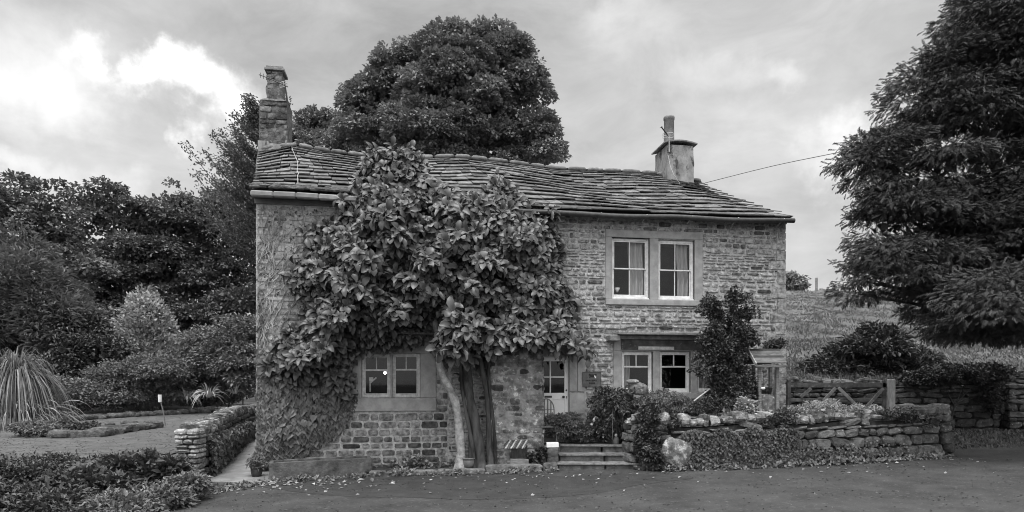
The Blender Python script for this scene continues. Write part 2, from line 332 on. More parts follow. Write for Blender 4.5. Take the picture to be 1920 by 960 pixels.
# ------------------------------------------------------------------ materials (greyscale)
def gmat(name, lo, hi, scale=4.0, detail=6, rough=.85, bump=.3, bscale=None, bdist=.02, tone=True, spec=.3, lichen=0.0, lcol=.5, lscale=7., lthr=.6, stretch=None, contrast=(.35, .65), rim=0.):
    m = bpy.data.materials.new(name); m.use_nodes = True; nt = m.node_tree; N = nt.nodes; L = nt.links
    p = N['Principled BSDF']; p.inputs['Roughness'].default_value = rough; p.inputs['Specular IOR Level'].default_value = spec
    tc = N.new('ShaderNodeTexCoord'); vec = tc.outputs['Object']
    if stretch:
        mp = N.new('ShaderNodeMapping'); mp.inputs['Scale'].default_value = stretch; L.new(vec, mp.inputs[0]); vec = mp.outputs[0]
    n = N.new('ShaderNodeTexNoise'); n.inputs['Scale'].default_value = scale; n.inputs['Detail'].default_value = detail; n.inputs['Roughness'].default_value = .62
    L.new(vec, n.inputs['Vector'])
    r = N.new('ShaderNodeValToRGB'); r.color_ramp.elements[0].position = contrast[0]; r.color_ramp.elements[1].position = contrast[1]
    r.color_ramp.elements[0].color = (lo, lo, lo, 1); r.color_ramp.elements[1].color = (hi, hi, hi, 1); L.new(n.outputs['Fac'], r.inputs[0])
    col = r.outputs[0]
    if lichen > 0:
        n2 = N.new('ShaderNodeTexNoise'); n2.inputs['Scale'].default_value = lscale; n2.inputs['Detail'].default_value = 8; n2.inputs['Roughness'].default_value = .7; L.new(vec, n2.inputs['Vector'])
        r2 = N.new('ShaderNodeValToRGB'); r2.color_ramp.elements[0].position = lthr; r2.color_ramp.elements[1].position = lthr + .06
        r2.color_ramp.elements[0].color = (0, 0, 0, 1); r2.color_ramp.elements[1].color = (lichen,) * 3 + (1,)
        L.new(n2.outputs['Fac'], r2.inputs[0])
        mx = N.new('ShaderNodeMix'); mx.data_type = 'RGBA'; L.new(r2.outputs[0], mx.inputs[0]); L.new(col, mx.inputs[6]); mx.inputs[7].default_value = (lcol,) * 3 + (1,); col = mx.outputs[2]
    if tone:
        at = N.new('ShaderNodeAttribute'); at.attribute_name = 'tone'
        vm = N.new('ShaderNodeVectorMath'); vm.operation = 'SCALE'; L.new(col, vm.inputs[0]); L.new(at.outputs['Fac'], vm.inputs['Scale']); col = vm.outputs[0]
    L.new(col, p.inputs['Base Color'])
    if bump:
        nb = N.new('ShaderNodeTexNoise'); nb.inputs['Scale'].default_value = bscale or scale * 4; nb.inputs['Detail'].default_value = 6; nb.inputs['Roughness'].default_value = .65; L.new(vec, nb.inputs['Vector'])
        bp = N.new('ShaderNodeBump'); bp.inputs['Strength'].default_value = bump; bp.inputs['Distance'].default_value = bdist
        L.new(nb.outputs['Fac'], bp.inputs['Height']); L.new(bp.outputs[0], p.inputs['Normal'])
    return m
def leafmat(name, v, rough=.5, spec=.4, trans=.15):
    m = gmat(name, v * .8, v * 1.2, 3.0, 3, rough, 0, tone=True, spec=spec)
    nt = m.node_tree; N = nt.nodes; L = nt.links; p = N['Principled BSDF']; out = N['Material Output']
    tr = N.new('ShaderNodeBsdfTranslucent'); src = p.inputs['Base Color'].links[0].from_socket; L.new(src, tr.inputs[0])
    mx = N.new('ShaderNodeMixShader'); mx.inputs[0].default_value = trans; L.new(p.outputs[0], mx.inputs[1]); L.new(tr.outputs[0], mx.inputs[2]); L.new(mx.outputs[0], out.inputs[0])
    return m
M = dict(
 stone=gmat('wall stone', .13, .50, 9, 8, .9, 1., 22, .03, lichen=.5, lcol=.52, lscale=13, lthr=.60, contrast=(.36, .62)),
 palestone=gmat('pale washed stone', .26, .50, 9, 7, .9, .9, 30, .02),
 mortar=gmat('lime mortar', .22, .54, 12, 8, .95, .8, 40, .02),
 rmortar=gmat('old render', .24, .42, 6, 7, .95, .8, 25, .02),
 dressed=gmat('dressed stone', .25, .36, 5, 6, .85, .35, 50, .01, lichen=.3, lcol=.2, lscale=3, lthr=.6),
 dstone=gmat('dry wall stone', .05, .15, 7, 7, .9, 1.0, 22, .03, lichen=.8, lcol=.42, lscale=11, lthr=.60),
 capstone=gmat('lichen cap stone', .08, .25, 8, 8, .9, 1.0, 18, .03, lichen=.9, lcol=.44, lscale=12, lthr=.565),
 pier=gmat('lichen pier stone', .09, .32, 6, 8, .9, 1., 22, .03, lichen=.85, lcol=.60, lscale=6, lthr=.525),
 pmortar=gmat('pier mortar', .14, .38, 6, 7, .95, .9, 22, .03, lichen=.7, lcol=.5, lscale=9, lthr=.58),
 joint=gmat('dark joint', .02, .05, 9, 5, .95, .5, tone=False),
 slate=gmat('stone slate', .055, .18, 6, 7, .8, .8, 24, .02, lichen=.7, lcol=.38, lscale=9, lthr=.60, spec=.35),
 ridge=gmat('ridge stone', .12, .26, 6, 6, .9, .6, 24, .02, lichen=.5, lcol=.4),
 chimney=gmat('chimney stone', .06, .24, 8, 7, .9, 1., 20, .03, lichen=.5, lcol=.34, lscale=8),
 cement=gmat('cement render', .16, .32, 5, 8, .9, .4, 24, .02, lichen=.95, lcol=.05, lscale=2.6, lthr=.54, tone=False, stretch=(1, 1, .5)),
 cream=gmat('white paint', .56, .80, 7, 6, .5, .15, 40, .005, tone=False, spec=.4),
 oldpaint=gmat('worn paint', .36, .60, 12, 7, .6, .4, 40, .005, tone=False),
 doorp=gmat('door paint', .76, .84, 5, 6, .5, .1, tone=False),
 iron=gmat('black iron', .02, .05, 9, 5, .5, .2, tone=False, spec=.5),
 lead=gmat('grey metal', .10, .18, 9, 5, .5, .3, tone=False, spec=.5),
 alu=gmat('aerial metal', .3, .42, 9, 3, .4, 0, tone=False, spec=.5),
 white=gmat('white glaze', .7, .8, 9, 3, .4, 0, tone=False, spec=.5),
 timber=gmat('weathered timber', .13, .30, 5, 7, .85, .8, 16, .02, stretch=(1, 1, 6)),
 gatewood=gmat('gate timber', .05, .13, 5, 7, .85, .8, 16, .02, lichen=.5, lcol=.3, lscale=6),
 gatepost=gmat('pale post timber', .30, .50, 7, 7, .85, .8, 16, .02, stretch=(2, 2, .6), tone=False),
 bark=gmat('bark', .05, .12, 6, 7, .9, 1., 14, .04, stretch=(1, 1, .35), tone=False),
 palebark=gmat('pale bark', .15, .42, 7, 7, .85, .8, 16, .03, lichen=.6, lcol=.5, lscale=5, tone=False),
 darkbark=gmat('dark bark', .018, .10, 5, 7, .9, 1., 12, .05, stretch=(1, 1, .3), tone=False),
 vine=gmat('vine stem', .14, .40, 5, 5, .9, .4),
 asphalt=gmat('asphalt', .026, .066, 1.3, 14, .85, .8, 60, .02, tone=False, spec=.3, lichen=.5, lcol=.13, lscale=13, lthr=.57, contrast=(.3, .7)),
 patch=gmat('dark tarmac', .022, .042, 3, 10, .75, .8, 60, .02, tone=False, spec=.4, lichen=.5, lcol=.09, lscale=26, lthr=.58),
 path=gmat('path concrete', .14, .24, 3, 7, .85, .5, 30, .01, tone=False),
 soil=gmat('soil', .02, .07, 5, 7, .95, 1., 14, .05, tone=False),
 ground=gmat('rough ground', .05, .12, .8, 9, .95, 1., 8, .1, tone=False),
 hill=gmat('hill grass', .085, .16, .55, 10, .95, 1., 3.5, .3, tone=False, stretch=(1, .45, 1), contrast=(.38, .62)),
 lawn=gmat('lawn grass', .08, .135, 2.5, 9, .95, 1., 60, .03, tone=False),
 curtain=gmat('curtain', .30, .50, 8, 4, .9, .3, tone=False, stretch=(6, 6, .3)),
 dark=gmat('dark interior', .03, .05, 3, 3, .9, 0, tone=False),
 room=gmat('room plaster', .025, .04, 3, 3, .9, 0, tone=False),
 clay=gmat('clay', .10, .20, 6, 6, .6, .3, tone=False, spec=.5),
 trough=gmat('trough stone', .045, .15, 4, 8, .9, .9, 20, .03, lichen=.6, lcol=.42, lscale=5, lthr=.64, tone=False),
 step=gmat('step stone', .07, .22, 5, 8, .9, 1., 16, .03, lichen=.5, lcol=.36, lscale=6, lthr=.62),
 plaque=gmat('slate plaque', .07, .13, 9, 6, .6, .3, tone=False),
 mark=gmat('plaque paint', .012, .02, 4, 2, .6, 0, tone=False),
 markl=gmat('plaque pale paint', .6, .8, 4, 2, .6, 0, tone=False),
 moss=gmat('moss', .05, .13, 9, 7, .98, 1., 30, .03),
 L_mag=leafmat('magnolia leaf', .082, .42, .5, .1), L_ivy=leafmat('ivy leaf', .10, .45, .45, .08), L_tree=leafmat('broad leaf', .21, .5, .4),
 L_wood=leafmat('dark wood leaf', .14), L_yew=leafmat('yew needle', .055, .6, .3, .08), L_con=leafmat('pale conifer', .34, .7, .2), L_shr=leafmat('shrub leaf', .15),
 L_dark=leafmat('dark leaf', .06, .45, .4, .08), L_gr=leafmat('grass blade', .24, .6, .3), L_pal=leafmat('pale leaf', .30, .6, .3), L_dry=leafmat('dry leaf', .24, .8, .2, .1),
)
def glassmat():
    m = bpy.data.materials.new('window glass'); m.use_nodes = True; N = m.node_tree.nodes; L = m.node_tree.links; N.clear()
    o = N.new('ShaderNodeOutputMaterial'); mx = N.new('ShaderNodeMixShader'); t = N.new('ShaderNodeBsdfTransparent'); g = N.new('ShaderNodeBsdfGlossy')
    t.inputs[0].default_value = (.85, .85, .85, 1); g.inputs['Roughness'].default_value = .03; mx.inputs[0].default_value = .035
    L.new(t.outputs[0], mx.inputs[1]); L.new(g.outputs[0], mx.inputs[2]); L.new(mx.outputs[0], o.inputs[0]); return m
M['glass'] = glassmat()
def emat(name, v):
    m = bpy.data.materials.new(name); m.use_nodes = True; p = m.node_tree.nodes['Principled BSDF']
    p.inputs['Emission Color'].default_value = (1, 1, 1, 1); p.inputs['Emission Strength'].default_value = v; return m
M['bulb'] = emat('lit bulb', 6)

R = np.random.default_rng(7)

# ------------------------------------------------------------------ ground, road, hill, lawn, path
def edgeY(X): return np.interp(X, [-60, -14, -9, -6.8, -6.1, -5.2, -4, 0, 3, 10.3, 11.5, 14, 40], [3, 6, 8.3, 10.6, 12.4, 14.6, 15.6, 15.9, 15.6, 16.2, 17.2, 18.4, 19])
def sst(x): x = np.clip(x, 0, 1); return x * x * (3 - 2 * x)
def wallX(Y): return np.interp(Y, [14.2, 14.5, 17, 20, 22.5, 24, 25], [-6.95, -6.97, -7.55, -8.35, -8.6, -8.9, -9.5])
def lawnZ(Y): return .357 + .022 * Y
def ground_h(X, Y):
    z = zr(X) - .0 + 0 * Y
    eY = edgeY(X)
    # left garden
    left = (X < wallX(Y))
    bank = zr(X) + (lawnZ(14.0) - zr(X)) * sst((Y - eY - .1) / np.maximum(14.0 - eY, .5))
    zl = np.where(Y < 14.0, bank, np.where(Y < 30, lawnZ(Y), lawnZ(30)))
    zl = zl - .02
    z = np.where(left & (Y > eY), zl, z)
    z = np.where((~left) & (X < -5) & (Y > 14.4), .03 + .05 * (np.minimum(Y, 22) - 14.4), z)
    # right hill
    f = sst((X - 2.5) / 3)
    rise = .12 * sst((Y - 17) / 3) + 1.55 * sst((Y - 21.0) / .7) + np.where(Y > 21.7, (np.minimum(Y, 62) - 21.7) * .208, 0) 
    tus = (np.sin(X * .9 + 1.7 * np.sin(Y * .35)) * np.sin(Y * 1.1 + X * .3) * .16 + np.sin(X * 2.3 + Y * .9) * np.sin(Y * 2.1 - X * .7) * .07) * np.clip((Y - 23) / 6, 0, 1)
    z = z + f * (rise + tus) + np.where(Y > 62, -.08 * (Y - 62), 0) * f
    return z
def axis(parts):
    a = []
    for lo, hi, st in parts: a += list(np.arange(lo, hi, st))
    return np.array(a + [parts[-1][1]])
def sheet(mb, xs, ys, fz, mask=None):
    Xg, Yg = np.meshgrid(xs, ys, indexing='ij'); Zg = fz(Xg, Yg); nx, ny = Xg.shape
    V = np.stack([Xg, Yg, Zg], -1).reshape(-1, 3); i = np.arange(nx - 1)[:, None] * ny; j = np.arange(ny - 1)[None]
    f = np.stack([i + j, i + ny + j, i + ny + j + 1, i + j + 1], -1).reshape(-1, 4)
    if mask is not None: f = f[mask(V[f].mean(1))]
    mb.add(V, f)
gx = axis([(-900, -100, 100), (-100, -20, 8), (-20, -16, 1), (-16, -5, .2), (-5, 12, .5), (12, 60, .6), (60, 100, 8), (100, 900, 100)])
gy = axis([(-300, -20, 70), (-20, 6, 2), (6, 30, .2), (30, 66, .6), (66, 110, 6), (110, 1200, 120)])
mb = MB(); sheet(mb, gx, gy, lambda X, Y: ground_h(X, Y) - .004, lambda c: ~((c[:, 0] > 4) & (c[:, 1] > 21.9) & (c[:, 1] < 66) & (c[:, 0] < 60)))
tag(build(mb, 'ground', M['ground'], smooth=True), 'rough dark ground around the cottage', kind='structure')
mb = MB(); sheet(mb, axis([(4, 60, .35)]), axis([(21.9, 66, .35)]), lambda X, Y: ground_h(X, Y))
tag(build(mb, 'hill', M['hill'], smooth=True), 'rough tussocky hillside rising behind the walls', kind='structure')
mb = MB()
xs = axis([(-40, -12, 2), (-12, 14, .2), (14, 60, 2)]); tt = np.linspace(0, 1, 12)
Xg = np.repeat(xs[:, None], 12, 1); e = edgeY(xs)[:, None]; Yg = -8 + (e + 8) * tt[None]
V = np.stack([Xg, Yg, zr(Xg) + .004], -1).reshape(-1, 3); i = np.arange(len(xs) - 1)[:, None] * 12; j = np.arange(11)[None]
mb.add(V, np.stack([i + j, i + 12 + j, i + 12 + j + 1, i + j + 1], -1).reshape(-1, 4))
tag(build(mb, 'road', M['asphalt']), 'grey asphalt lane in front of the cottage', kind='structure')
mb = MB()
pp = [(480, 912), (560, 923), (660, 932), (760, 933), (860, 937), (960, 936), (1060, 931), (1130, 923), (1210, 908), (1300, 897), (1240, 893), (1190, 889), (1050, 893), (920, 894), (700, 896), (505, 905)]
pts = []
for px, py in pp:
    Yy = 14.0
    for _ in range(8): Yy = F * (EYE - zr((px - 960) * Yy / F)) / (py - HOR)
    X = (px - 960) * Yy / F; pts.append((X, Yy, zr(X) + .008))
pts = spline(pts + [pts[0]], 160)[:-1]; pts[:, :2] += R.normal(0, .018, (len(pts), 2))
mb.poly(pts); tag(build(mb, 'road_patch', M['patch']), 'dark damp strip of tarmac along the kerb', kind='structure')
mb = MB()
sheet(mb, axis([(-26, -6.6, .2)]), axis([(12.8, 29.4, .2)]), lambda X, Y: np.where(Y < 14.05, ground_h(X, Y) + .022, lawnZ(Y) + .004) + 0 * X,
      lambda c: (c[:, 0] < wallX(c[:, 1]) - .25) & (c[:, 1] > edgeY(c[:, 0]) + .5) & (c[:, 1] < 28.6 + (c[:, 0] + 10) * .9))
lawn = tag(build(mb, 'lawn', M['lawn'], smooth=True), 'mown lawn beside the cottage', kind='structure')
n = 4000; yy = 14.05 + 14 * R.random(n) ** 1.6; xx = R.uniform(-.80, -.38, n) * yy; k_ = (xx < wallX(yy) - .3) & (yy < 28.2 + (xx + 10) * .9); xx, yy = xx[k_], yy[k_]; n = len(xx)
mb = MB(); leaves(mb, 'quad', np.stack([xx, yy, lawnZ(yy)], 1), nz(R.normal(0, 1, (n, 3)) * [1, 1, .1] + UZ * .15), nz(UZ + R.normal(0, .1, (n, 3))), .06 * R.uniform(.4, 1.3, n), .02, R.uniform(.35, .6, n), R)
tag(build(mb, 'lawn_grass', M['L_gr']), 'short grass blades of the lawn', 'grass', kind='stuff')
mb = MB(); sheet(mb, axis([(-9.2, -5.2, .25)]), axis([(14.35, 24, .5)]), lambda X, Y: .05 + .05 * (np.minimum(Y, 22) - 14.4) + 0 * X + .004, lambda c: (c[:, 0] > wallX(c[:, 1]) - .1))
wbox(mb, -6.7, -5.35, 14.22, 14.35, -.1, .06)
tag(build(mb, 'garden_path', M['path']), 'concrete path between cottage gable and garden wall', kind='structure')

# ------------------------------------------------------------------ the cottage
s0, s1 = S(480), S(1472)
house = thing('stone_cottage', 'long two storey stone cottage under a sagging stone slate roof', 'house', (0, D0, 0), HROT)
ZE = 6.42
def rect(x0, y0, x1, y1, n=0.): xm = (x0 + x1) / 2; ym = (y0 + y1) / 2; return (S(x0, n), Z(xm, y1, n), S(x1, n), Z(xm, y0, n))
WIN_UR = rect(1135, 433, 1317, 573); WIN_LR = rect(1150, 634, 1385, 748); WIN_LL = rect(650, 640, 818, 771); WIN_UL = rect(672, 440, 835, 560)
DOORR = (S(1016), .82, S(1067), Z(1040, 668)); 
DOORR = (DOORR[2] - .92, DOORR[1], DOORR[2], DOORR[3])
def lr(x0, y0, x1, y1): return rect(x0, y0, x1, y1)
LIGHTS = {
 'UR': [lr(1147, 446, 1218, 561), lr(1234, 450, 1302, 563)],
 'LR': [lr(1166, 659, 1224, 736), lr(1237, 659, 1295, 736), lr(1307, 659, 1365, 736)],
 'LL': [lr(678, 663, 733, 746), lr(735, 662, 788, 746)],
 'UL': [lr(688, 456, 748, 548), lr(760, 456, 820, 548)],
}
holes = [l for k in LIGHTS for l in LIGHTS[k]] + [DOORR]
def wall_holes(mb, a0, a1, z0, z1, holes, nf, nb):
    xs = sorted({a0, a1, *[h[0] for h in holes], *[h[2] for h in holes]}); zs = sorted({z0, z1, *[h[1] for h in holes], *[h[3] for h in holes]})
    for i in range(len(xs) - 1):
        for j in range(len(zs) - 1):
            cx, cz = (xs[i] + xs[i + 1]) / 2, (zs[j] + zs[j + 1]) / 2
            if any(h[0] < cx < h[2] and h[1] < cz < h[3] for h in holes): continue
            c = [(xs[i], zs[j]), (xs[i + 1], zs[j]), (xs[i + 1], zs[j + 1]), (xs[i], zs[j + 1])]
            mb.add([HL(a, nf, b) for a, b in c], [[0, 1, 2, 3]]); mb.add([HL(a, nb, b) for a, b in c], [[3, 2, 1, 0]])
    for h in holes:
        c = [(h[0], h[1]), (h[2], h[1]), (h[2], h[3]), (h[0], h[3])]
        for k in range(4):
            a, b = c[k], c[(k + 1) % 4]; mb.add([HL(a[0], nf, a[1]), HL(b[0], nf, b[1]), HL(b[0], nb, b[1]), HL(a[0], nb, a[1])], [[0, 1, 2, 3]])
mb = MB(); wall_holes(mb, s0, s1, -.3, ZE + .1, holes, 0, -.35)
mortar = build(mb, 'front_wall', M['mortar'], house)
# ridge line in world space
ridge_px = [(486, 284), (545, 272), (600, 283), (700, 296), (780, 298), (860, 295), (930, 303), (1040, 318), (1150, 322), (1235, 328), (1312, 342)]
eave_px = [(471, 353), (560, 357), (660, 364), (800, 372), (900, 383), (1040, 394), (1200, 400), (1350, 405), (1487, 409)]
def ridge_pt(a):
    px = np.interp(a, [0, 1], [486, 1312]); py = np.interp(px, *zip(*ridge_px)); return W(px, py, 18.6 + 2.1 * a)
def eave_pt(a):
    px = np.interp(a, [0, 1], [471, 1487]); py = np.interp(px, *zip(*eave_px)); return W(px, py, HY(px, .36))
def roof_pt(a, b):
    e, r = eave_pt(a), ridge_pt(a); p = e * (1 - b) + r * b
    p[2] -= .10 * math.sin(math.pi * b) + .05 * math.sin(a * 17 + b * 3) * math.sin(math.pi * b); return p
# gables, back wall
mb = MB()
def gable(a, s):
    r = ridge_pt(a); f = HL(s, 0, ZE); fb = HL(s, 0, -.3); d = r - f; d[2] = 0; b = f + 2 * d; b[2] = ZE; bb = b.copy(); bb[2] = -.3
    rr = r.copy(); rr[2] -= .12; return fb, f, rr, b, bb
gl = gable(0.02, s0 + .001); gr = gable(.985, s1 - .001)
mb.poly([gl[k] for k in (0, 1, 2, 3, 4)]); mb.poly([gr[k] for k in (4, 3, 2, 1, 0)]); mb.poly([gl[4], gl[3], gr[3], gr[4]])
build(mb, 'side_wall', M['rmortar'], house)
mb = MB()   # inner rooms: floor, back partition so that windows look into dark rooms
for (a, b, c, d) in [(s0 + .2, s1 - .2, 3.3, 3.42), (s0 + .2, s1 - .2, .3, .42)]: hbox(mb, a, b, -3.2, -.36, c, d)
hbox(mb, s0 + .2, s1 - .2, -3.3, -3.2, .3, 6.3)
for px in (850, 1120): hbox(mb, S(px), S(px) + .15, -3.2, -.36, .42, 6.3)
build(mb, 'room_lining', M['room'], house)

# wall stones
def coursed(mb, a0, a1, z0, z1, avoid, rng, hmin, hmax, lmin, lmax, fn, nlo=.004, nhi=.026, k=9, jit=.045, tlo=.6, thi=1.25, gap=.012, depth=.06, dk=.22):
    C = []; A = []; D = []; tn = []
    z = z0; row = 0
    while z < z1:
        h = rng.uniform(hmin, hmax); h = min(h, z1 - z); 
        if h < .04: break
        s = a0 - rng.uniform(0, lmin); zc = z + h / 2
        while s < a1:
            l = rng.uniform(lmin, lmax) * (1.4 if rng.random() < .12 else 1); lo, hi = max(s, a0), min(s + l, a1); s += l
            segs = [(lo, hi)]
            for h_ in avoid:
                if h_[1] < z + h * .8 and h_[3] > z + h * .2:
                    ns = []
                    for p, q in segs:
                        if q <= h_[0] or p >= h_[2]: ns.append((p, q)); continue
                        if p < h_[0]: ns.append((p, h_[0]))
                        if q > h_[2]: ns.append((h_[2], q))
                    segs = ns
            for p, q in segs:
                if q - p < .07: continue
                hh = h - gap - rng.uniform(0, gap * 2); w = q - p - gap - rng.uniform(0, gap * 2); nn = rng.uniform(nlo, nhi)
                C.append((( p + q) / 2, nn - depth / 2, zc + rng.uniform(-.004, .004))); A.append(w / 2); D.append(hh / 2)
                t = rng.uniform(tlo, thi) * (rng.uniform(.28, .6) if rng.random() < dk else 1); tn.append(t)
        z += h; row += 1
    C = np.array(C); n = len(C); A = np.array(A); D = np.array(D)
    P = np.array([fn(*c) for c in C]); tilt = rng.normal(0, .025, n)
    e, nn_ = fn(1, 0, 0) - fn(0, 0, 0), fn(0, 1, 0) - fn(0, 0, 0)
    Av = e[None] * A[:, None] + UZ * (tilt * A)[:, None]
    stones(mb, P, Av, -nn_[None] * np.full(n, depth / 2 + .012)[:, None], UZ[None] * D[:, None], k, jit, np.array(tn), rng)
mb = MB()
qz = []   # quoin blocks at the right corner, kept out of the rubble
z = .9; i = 0; qm = MB()
rq = np.random.default_rng(5)
while z < 6.25:
    h = rq.uniform(.24, .40); w = .42 if i % 2 else .27; w *= rq.uniform(.85, 1.2)
    if z > 3.2 and rq.random() < .25: w = .2; h = .18
    qz.append((s1 - w, z, s1 + .02, z + h)); z += h; i += 1
sxm = S(1030)
coursed(mb, S(840), s1, .2, 6.36, [WIN_UR, WIN_LR, (DOORR[0] - .05, DOORR[1], DOORR[2] + .42, DOORR[3] + .28), WIN_LL] + qz, R, .055, .16, .10, .42, HL, tlo=.75, thi=1.15, gap=.018, k=5, jit=.085, nhi=.03, dk=.18)
build(mb, 'rubble_stones', M['stone'], mortar)
mb = MB()
coursed(mb, s0, S(840), 1.75, 6.36, [WIN_LL, WIN_UL, (0, 0, 0, 0)], R, .11, .2, .2, .5, HL, nlo=.0, nhi=.022, tlo=.75, thi=1.1, gap=.03)
build(mb, 'washed_stones', M['palestone'], mortar)
mb = MB(); coursed(mb, s0, S(840), .1, 1.75, [WIN_LL], R, .12, .2, .18, .48, HL, nlo=.0, nhi=.02, tlo=.4, thi=.8, gap=.014, k=6)
build(mb, 'lower_stones', M['stone'], mortar)
mb = MB()
for q in qz:
    stones(mb, [HL((q[0] + q[2]) / 2 - .0, -.02, (q[1] + q[3]) / 2)], [EH * ((q[2] - q[0]) / 2 - .006)], [-NH * .045], [UZ * ((q[3] - q[1]) / 2 - .006)], 22, .012, rq.uniform(.75, 1.15), rq)
build(mb, 'quoins', M['stone'], house)

# windows ----------------------------------------------------------
def rim(mb, r, w, n0, n1, ch=.006, bot=None):
    a, b, c, d = r; bot = bot or w
    hbox(mb, a, a + w, n0, n1, b, d, ch); hbox(mb, c - w, c, n0, n1, b, d, ch)
    hbox(mb, a + w, c - w, n0, n1, b, b + bot, ch); hbox(mb, a + w, c - w, n0, n1, d - w, d, ch)
def casement(parent, r, kind, paint, curt=None):
    a, b, c, d = r; e = .004; r = (a + e, b + e, c - e, d - e); a, b, c, d = r
    mb = MB(); rim(mb, r, .06, -.15, -.07, bot=.075)
    ia, ib, ic, id_ = a + .06, b + .075, c - .06, d - .06; mid = (ia + ic) / 2
    if kind == 'sash':
        zc = (ib + id_) / 2; mb2 = mb; rim(mb2, (ia, ib, ic, zc + .02), .03, -.135, -.105, bot=.045); rim(mb2, (ia, zc - .02, ic, id_), .03, -.115, -.082)
        hbox(mb, mid - .012, mid + .012, -.132, -.108, ib, zc); hbox(mb, mid - .012, mid + .012, -.112, -.088, zc, id_)
        hbox(mb, a - .0, c + .0, -.07, -.02, b - .0, b + .04)
    else:
        zc = id_ - (id_ - ib) * .36; hbox(mb, ia, ic, -.135, -.085, zc - .022, zc + .022); hbox(mb, mid - .014, mid + .014, -.13, -.09, zc, id_)
        rim(mb, (ia, ib, ic, id_), .025, -.14, -.08)
    fr = build(mb, 'frame', paint, parent)
    mb = MB(); mb.add([HL(ia, -.112, ib), HL(ic, -.112, ib), HL(ic, -.112, id_), HL(ia, -.112, id_)], [[0, 1, 2, 3]])
    build(mb, 'pane', M['glass'], parent)
    if curt:
        for (f0, f1) in curt:
            mb = MB(); x0, x1 = ia + (ic - ia) * f0, ia + (ic - ia) * f1; m = 28
            ss = np.linspace(x0, x1, m); nn = -.24 + .035 * np.sin(np.linspace(0, 5 * math.pi, m)) + R.normal(0, .004, m)
            zz = np.linspace(b - .05, d, 6); V = [HL(s_ + (.02 * math.sin(z_ * 3)) , n_, z_) for s_, n_ in zip(ss, nn) for z_ in zz]
            i = np.arange(m - 1)[:, None] * 6; j = np.arange(5)[None]; mb.add(V, np.stack([i + j, i + 6 + j, i + 7 + j, i + j + 1], -1).reshape(-1, 4))
            build(mb, 'curtain', M['curtain'], parent, smooth=True)
def surround(r, lights, proud=.035):
    mb = MB(); a, b, c, d = r; lb = min(l[1] for l in lights); lt = max(l[3] for l in lights)
    hbox(mb, a, c, -.16, proud, lt, d, .012); hbox(mb, a, c, -.16, proud + .025, b, lb, .012)
    xs = [a] + [v for l in lights for v in (l[0], l[2])] + [c]
    for i in range(0, len(xs), 2): hbox(mb, xs[i], xs[i + 1], -.16, proud - .003, lb, lt, .012)
    return mb
w = build(surround(WIN_UR, LIGHTS['UR']), 'window', M['dressed'], house)
casement(w, LIGHTS['UR'][0], 'sash', M['cream'], [(.52, .98)]); casement(w, LIGHTS['UR'][1], 'sash', M['cream'], [(.62, .98)])
w = build(surround(WIN_LR, LIGHTS['LR'], .03), 'window', M['dressed'], house)
casement(w, LIGHTS['LR'][0], 'cas', M['cream'], [(.0, .3)]); casement(w, LIGHTS['LR'][1], 'cas', M['cream']); casement(w, LIGHTS['LR'][2], 'cas', M['cream'], [(.1, .5)])
w = build(surround(WIN_LL, LIGHTS['LL'], .03), 'window', M['dressed'], house)
casement(w, LIGHTS['LL'][0], 'cas', M['oldpaint']); casement(w, LIGHTS['LL'][1], 'cas', M['oldpaint'])
w = build(surround(WIN_UL, LIGHTS['UL'], .03), 'window', M['dressed'], house)
casement(w, LIGHTS['UL'][0], 'sash', M['cream']); casement(w, LIGHTS['UL'][1], 'sash', M['cream'])
# canopy over the lower right window
mb = MB(); za = Z(1240, 630)
hbox(mb, S(1150), S(1392), .0, .42, za, za + .07, .012); hbox(mb, S(1136), S(1156), 0, .34, za - .16, za - .002, .02)
hbox(mb, S(1160), S(1388), .05, .16, za - .10, za - .003)
cp = build(mb, 'window_canopy', M['ridge'], house)
mb = MB(); hbox(mb, S(1164), S(1378), .032, .06, Z(1240, 656), Z(1240, 635), .006, .9); build(mb, 'fascia', M['gatewood'], cp); mb = MB(); hbox(mb, S(1195), S(1262), .062, .075, Z(1230, 656), Z(1230, 650), .01); build(mb, 'pale_strip', M['oldpaint'], cp)

# door ----------------------------------------------------------
a, b, c, d = DOORR
mb = MB(); 
for (p, q, zz0, zz1) in [(c, c + .20, Z(1080, 735), d + .02), (c, c + .40, Z(1080, 776), Z(1080, 737)), (c, c + .27, .6, Z(1080, 778)), (c + .205, c + .40, Z(1080, 735), d + .02)]:
    stones(mb, [HL((p + q) / 2, -.09, (zz0 + zz1) / 2)], [EH * ((q - p) / 2 - .003)], [-NH * .13], [UZ * (zz1 - zz0) / 2], 22, .008, rq.uniform(.85, 1.15), rq, hi=True)
hbox(mb, a - .3, c + .4, -.2, .035, d, d + .26, .02)
hbox(mb, a - .2, a, -.2, .035, .6, d, .02)
hbox(mb, a - .1, c + .1, -.3, .12, .62, b, .02)
build(mb, 'door_surround', M['dressed'], house)
mb = MB(); dn0, dn1 = -.12, -.075
st = .10; zm = b + (d - b) * .46; zt = d - .12
hbox(mb, a, c, dn0, dn1 - .012, b, zm + .14, .004)
for x0, x1, y0, y1 in [(a, a + st, b, d), (c - st, c, b, d), (a + st, c - st, d - .12, d), (a + st, c - st, zm, zm + .17), (a + st, c - st, b, b + .2)]: hbox(mb, x0, x1, dn0 + .002, dn1, y0, y1, .004)
mc = (a + c) / 2; hbox(mb, mc - .05, mc + .05, dn0 + .002, dn1 - .002, b + .2, zm, .004)
ga, gc, gb, gt = a + st, c - st, zm + .17, d - .12
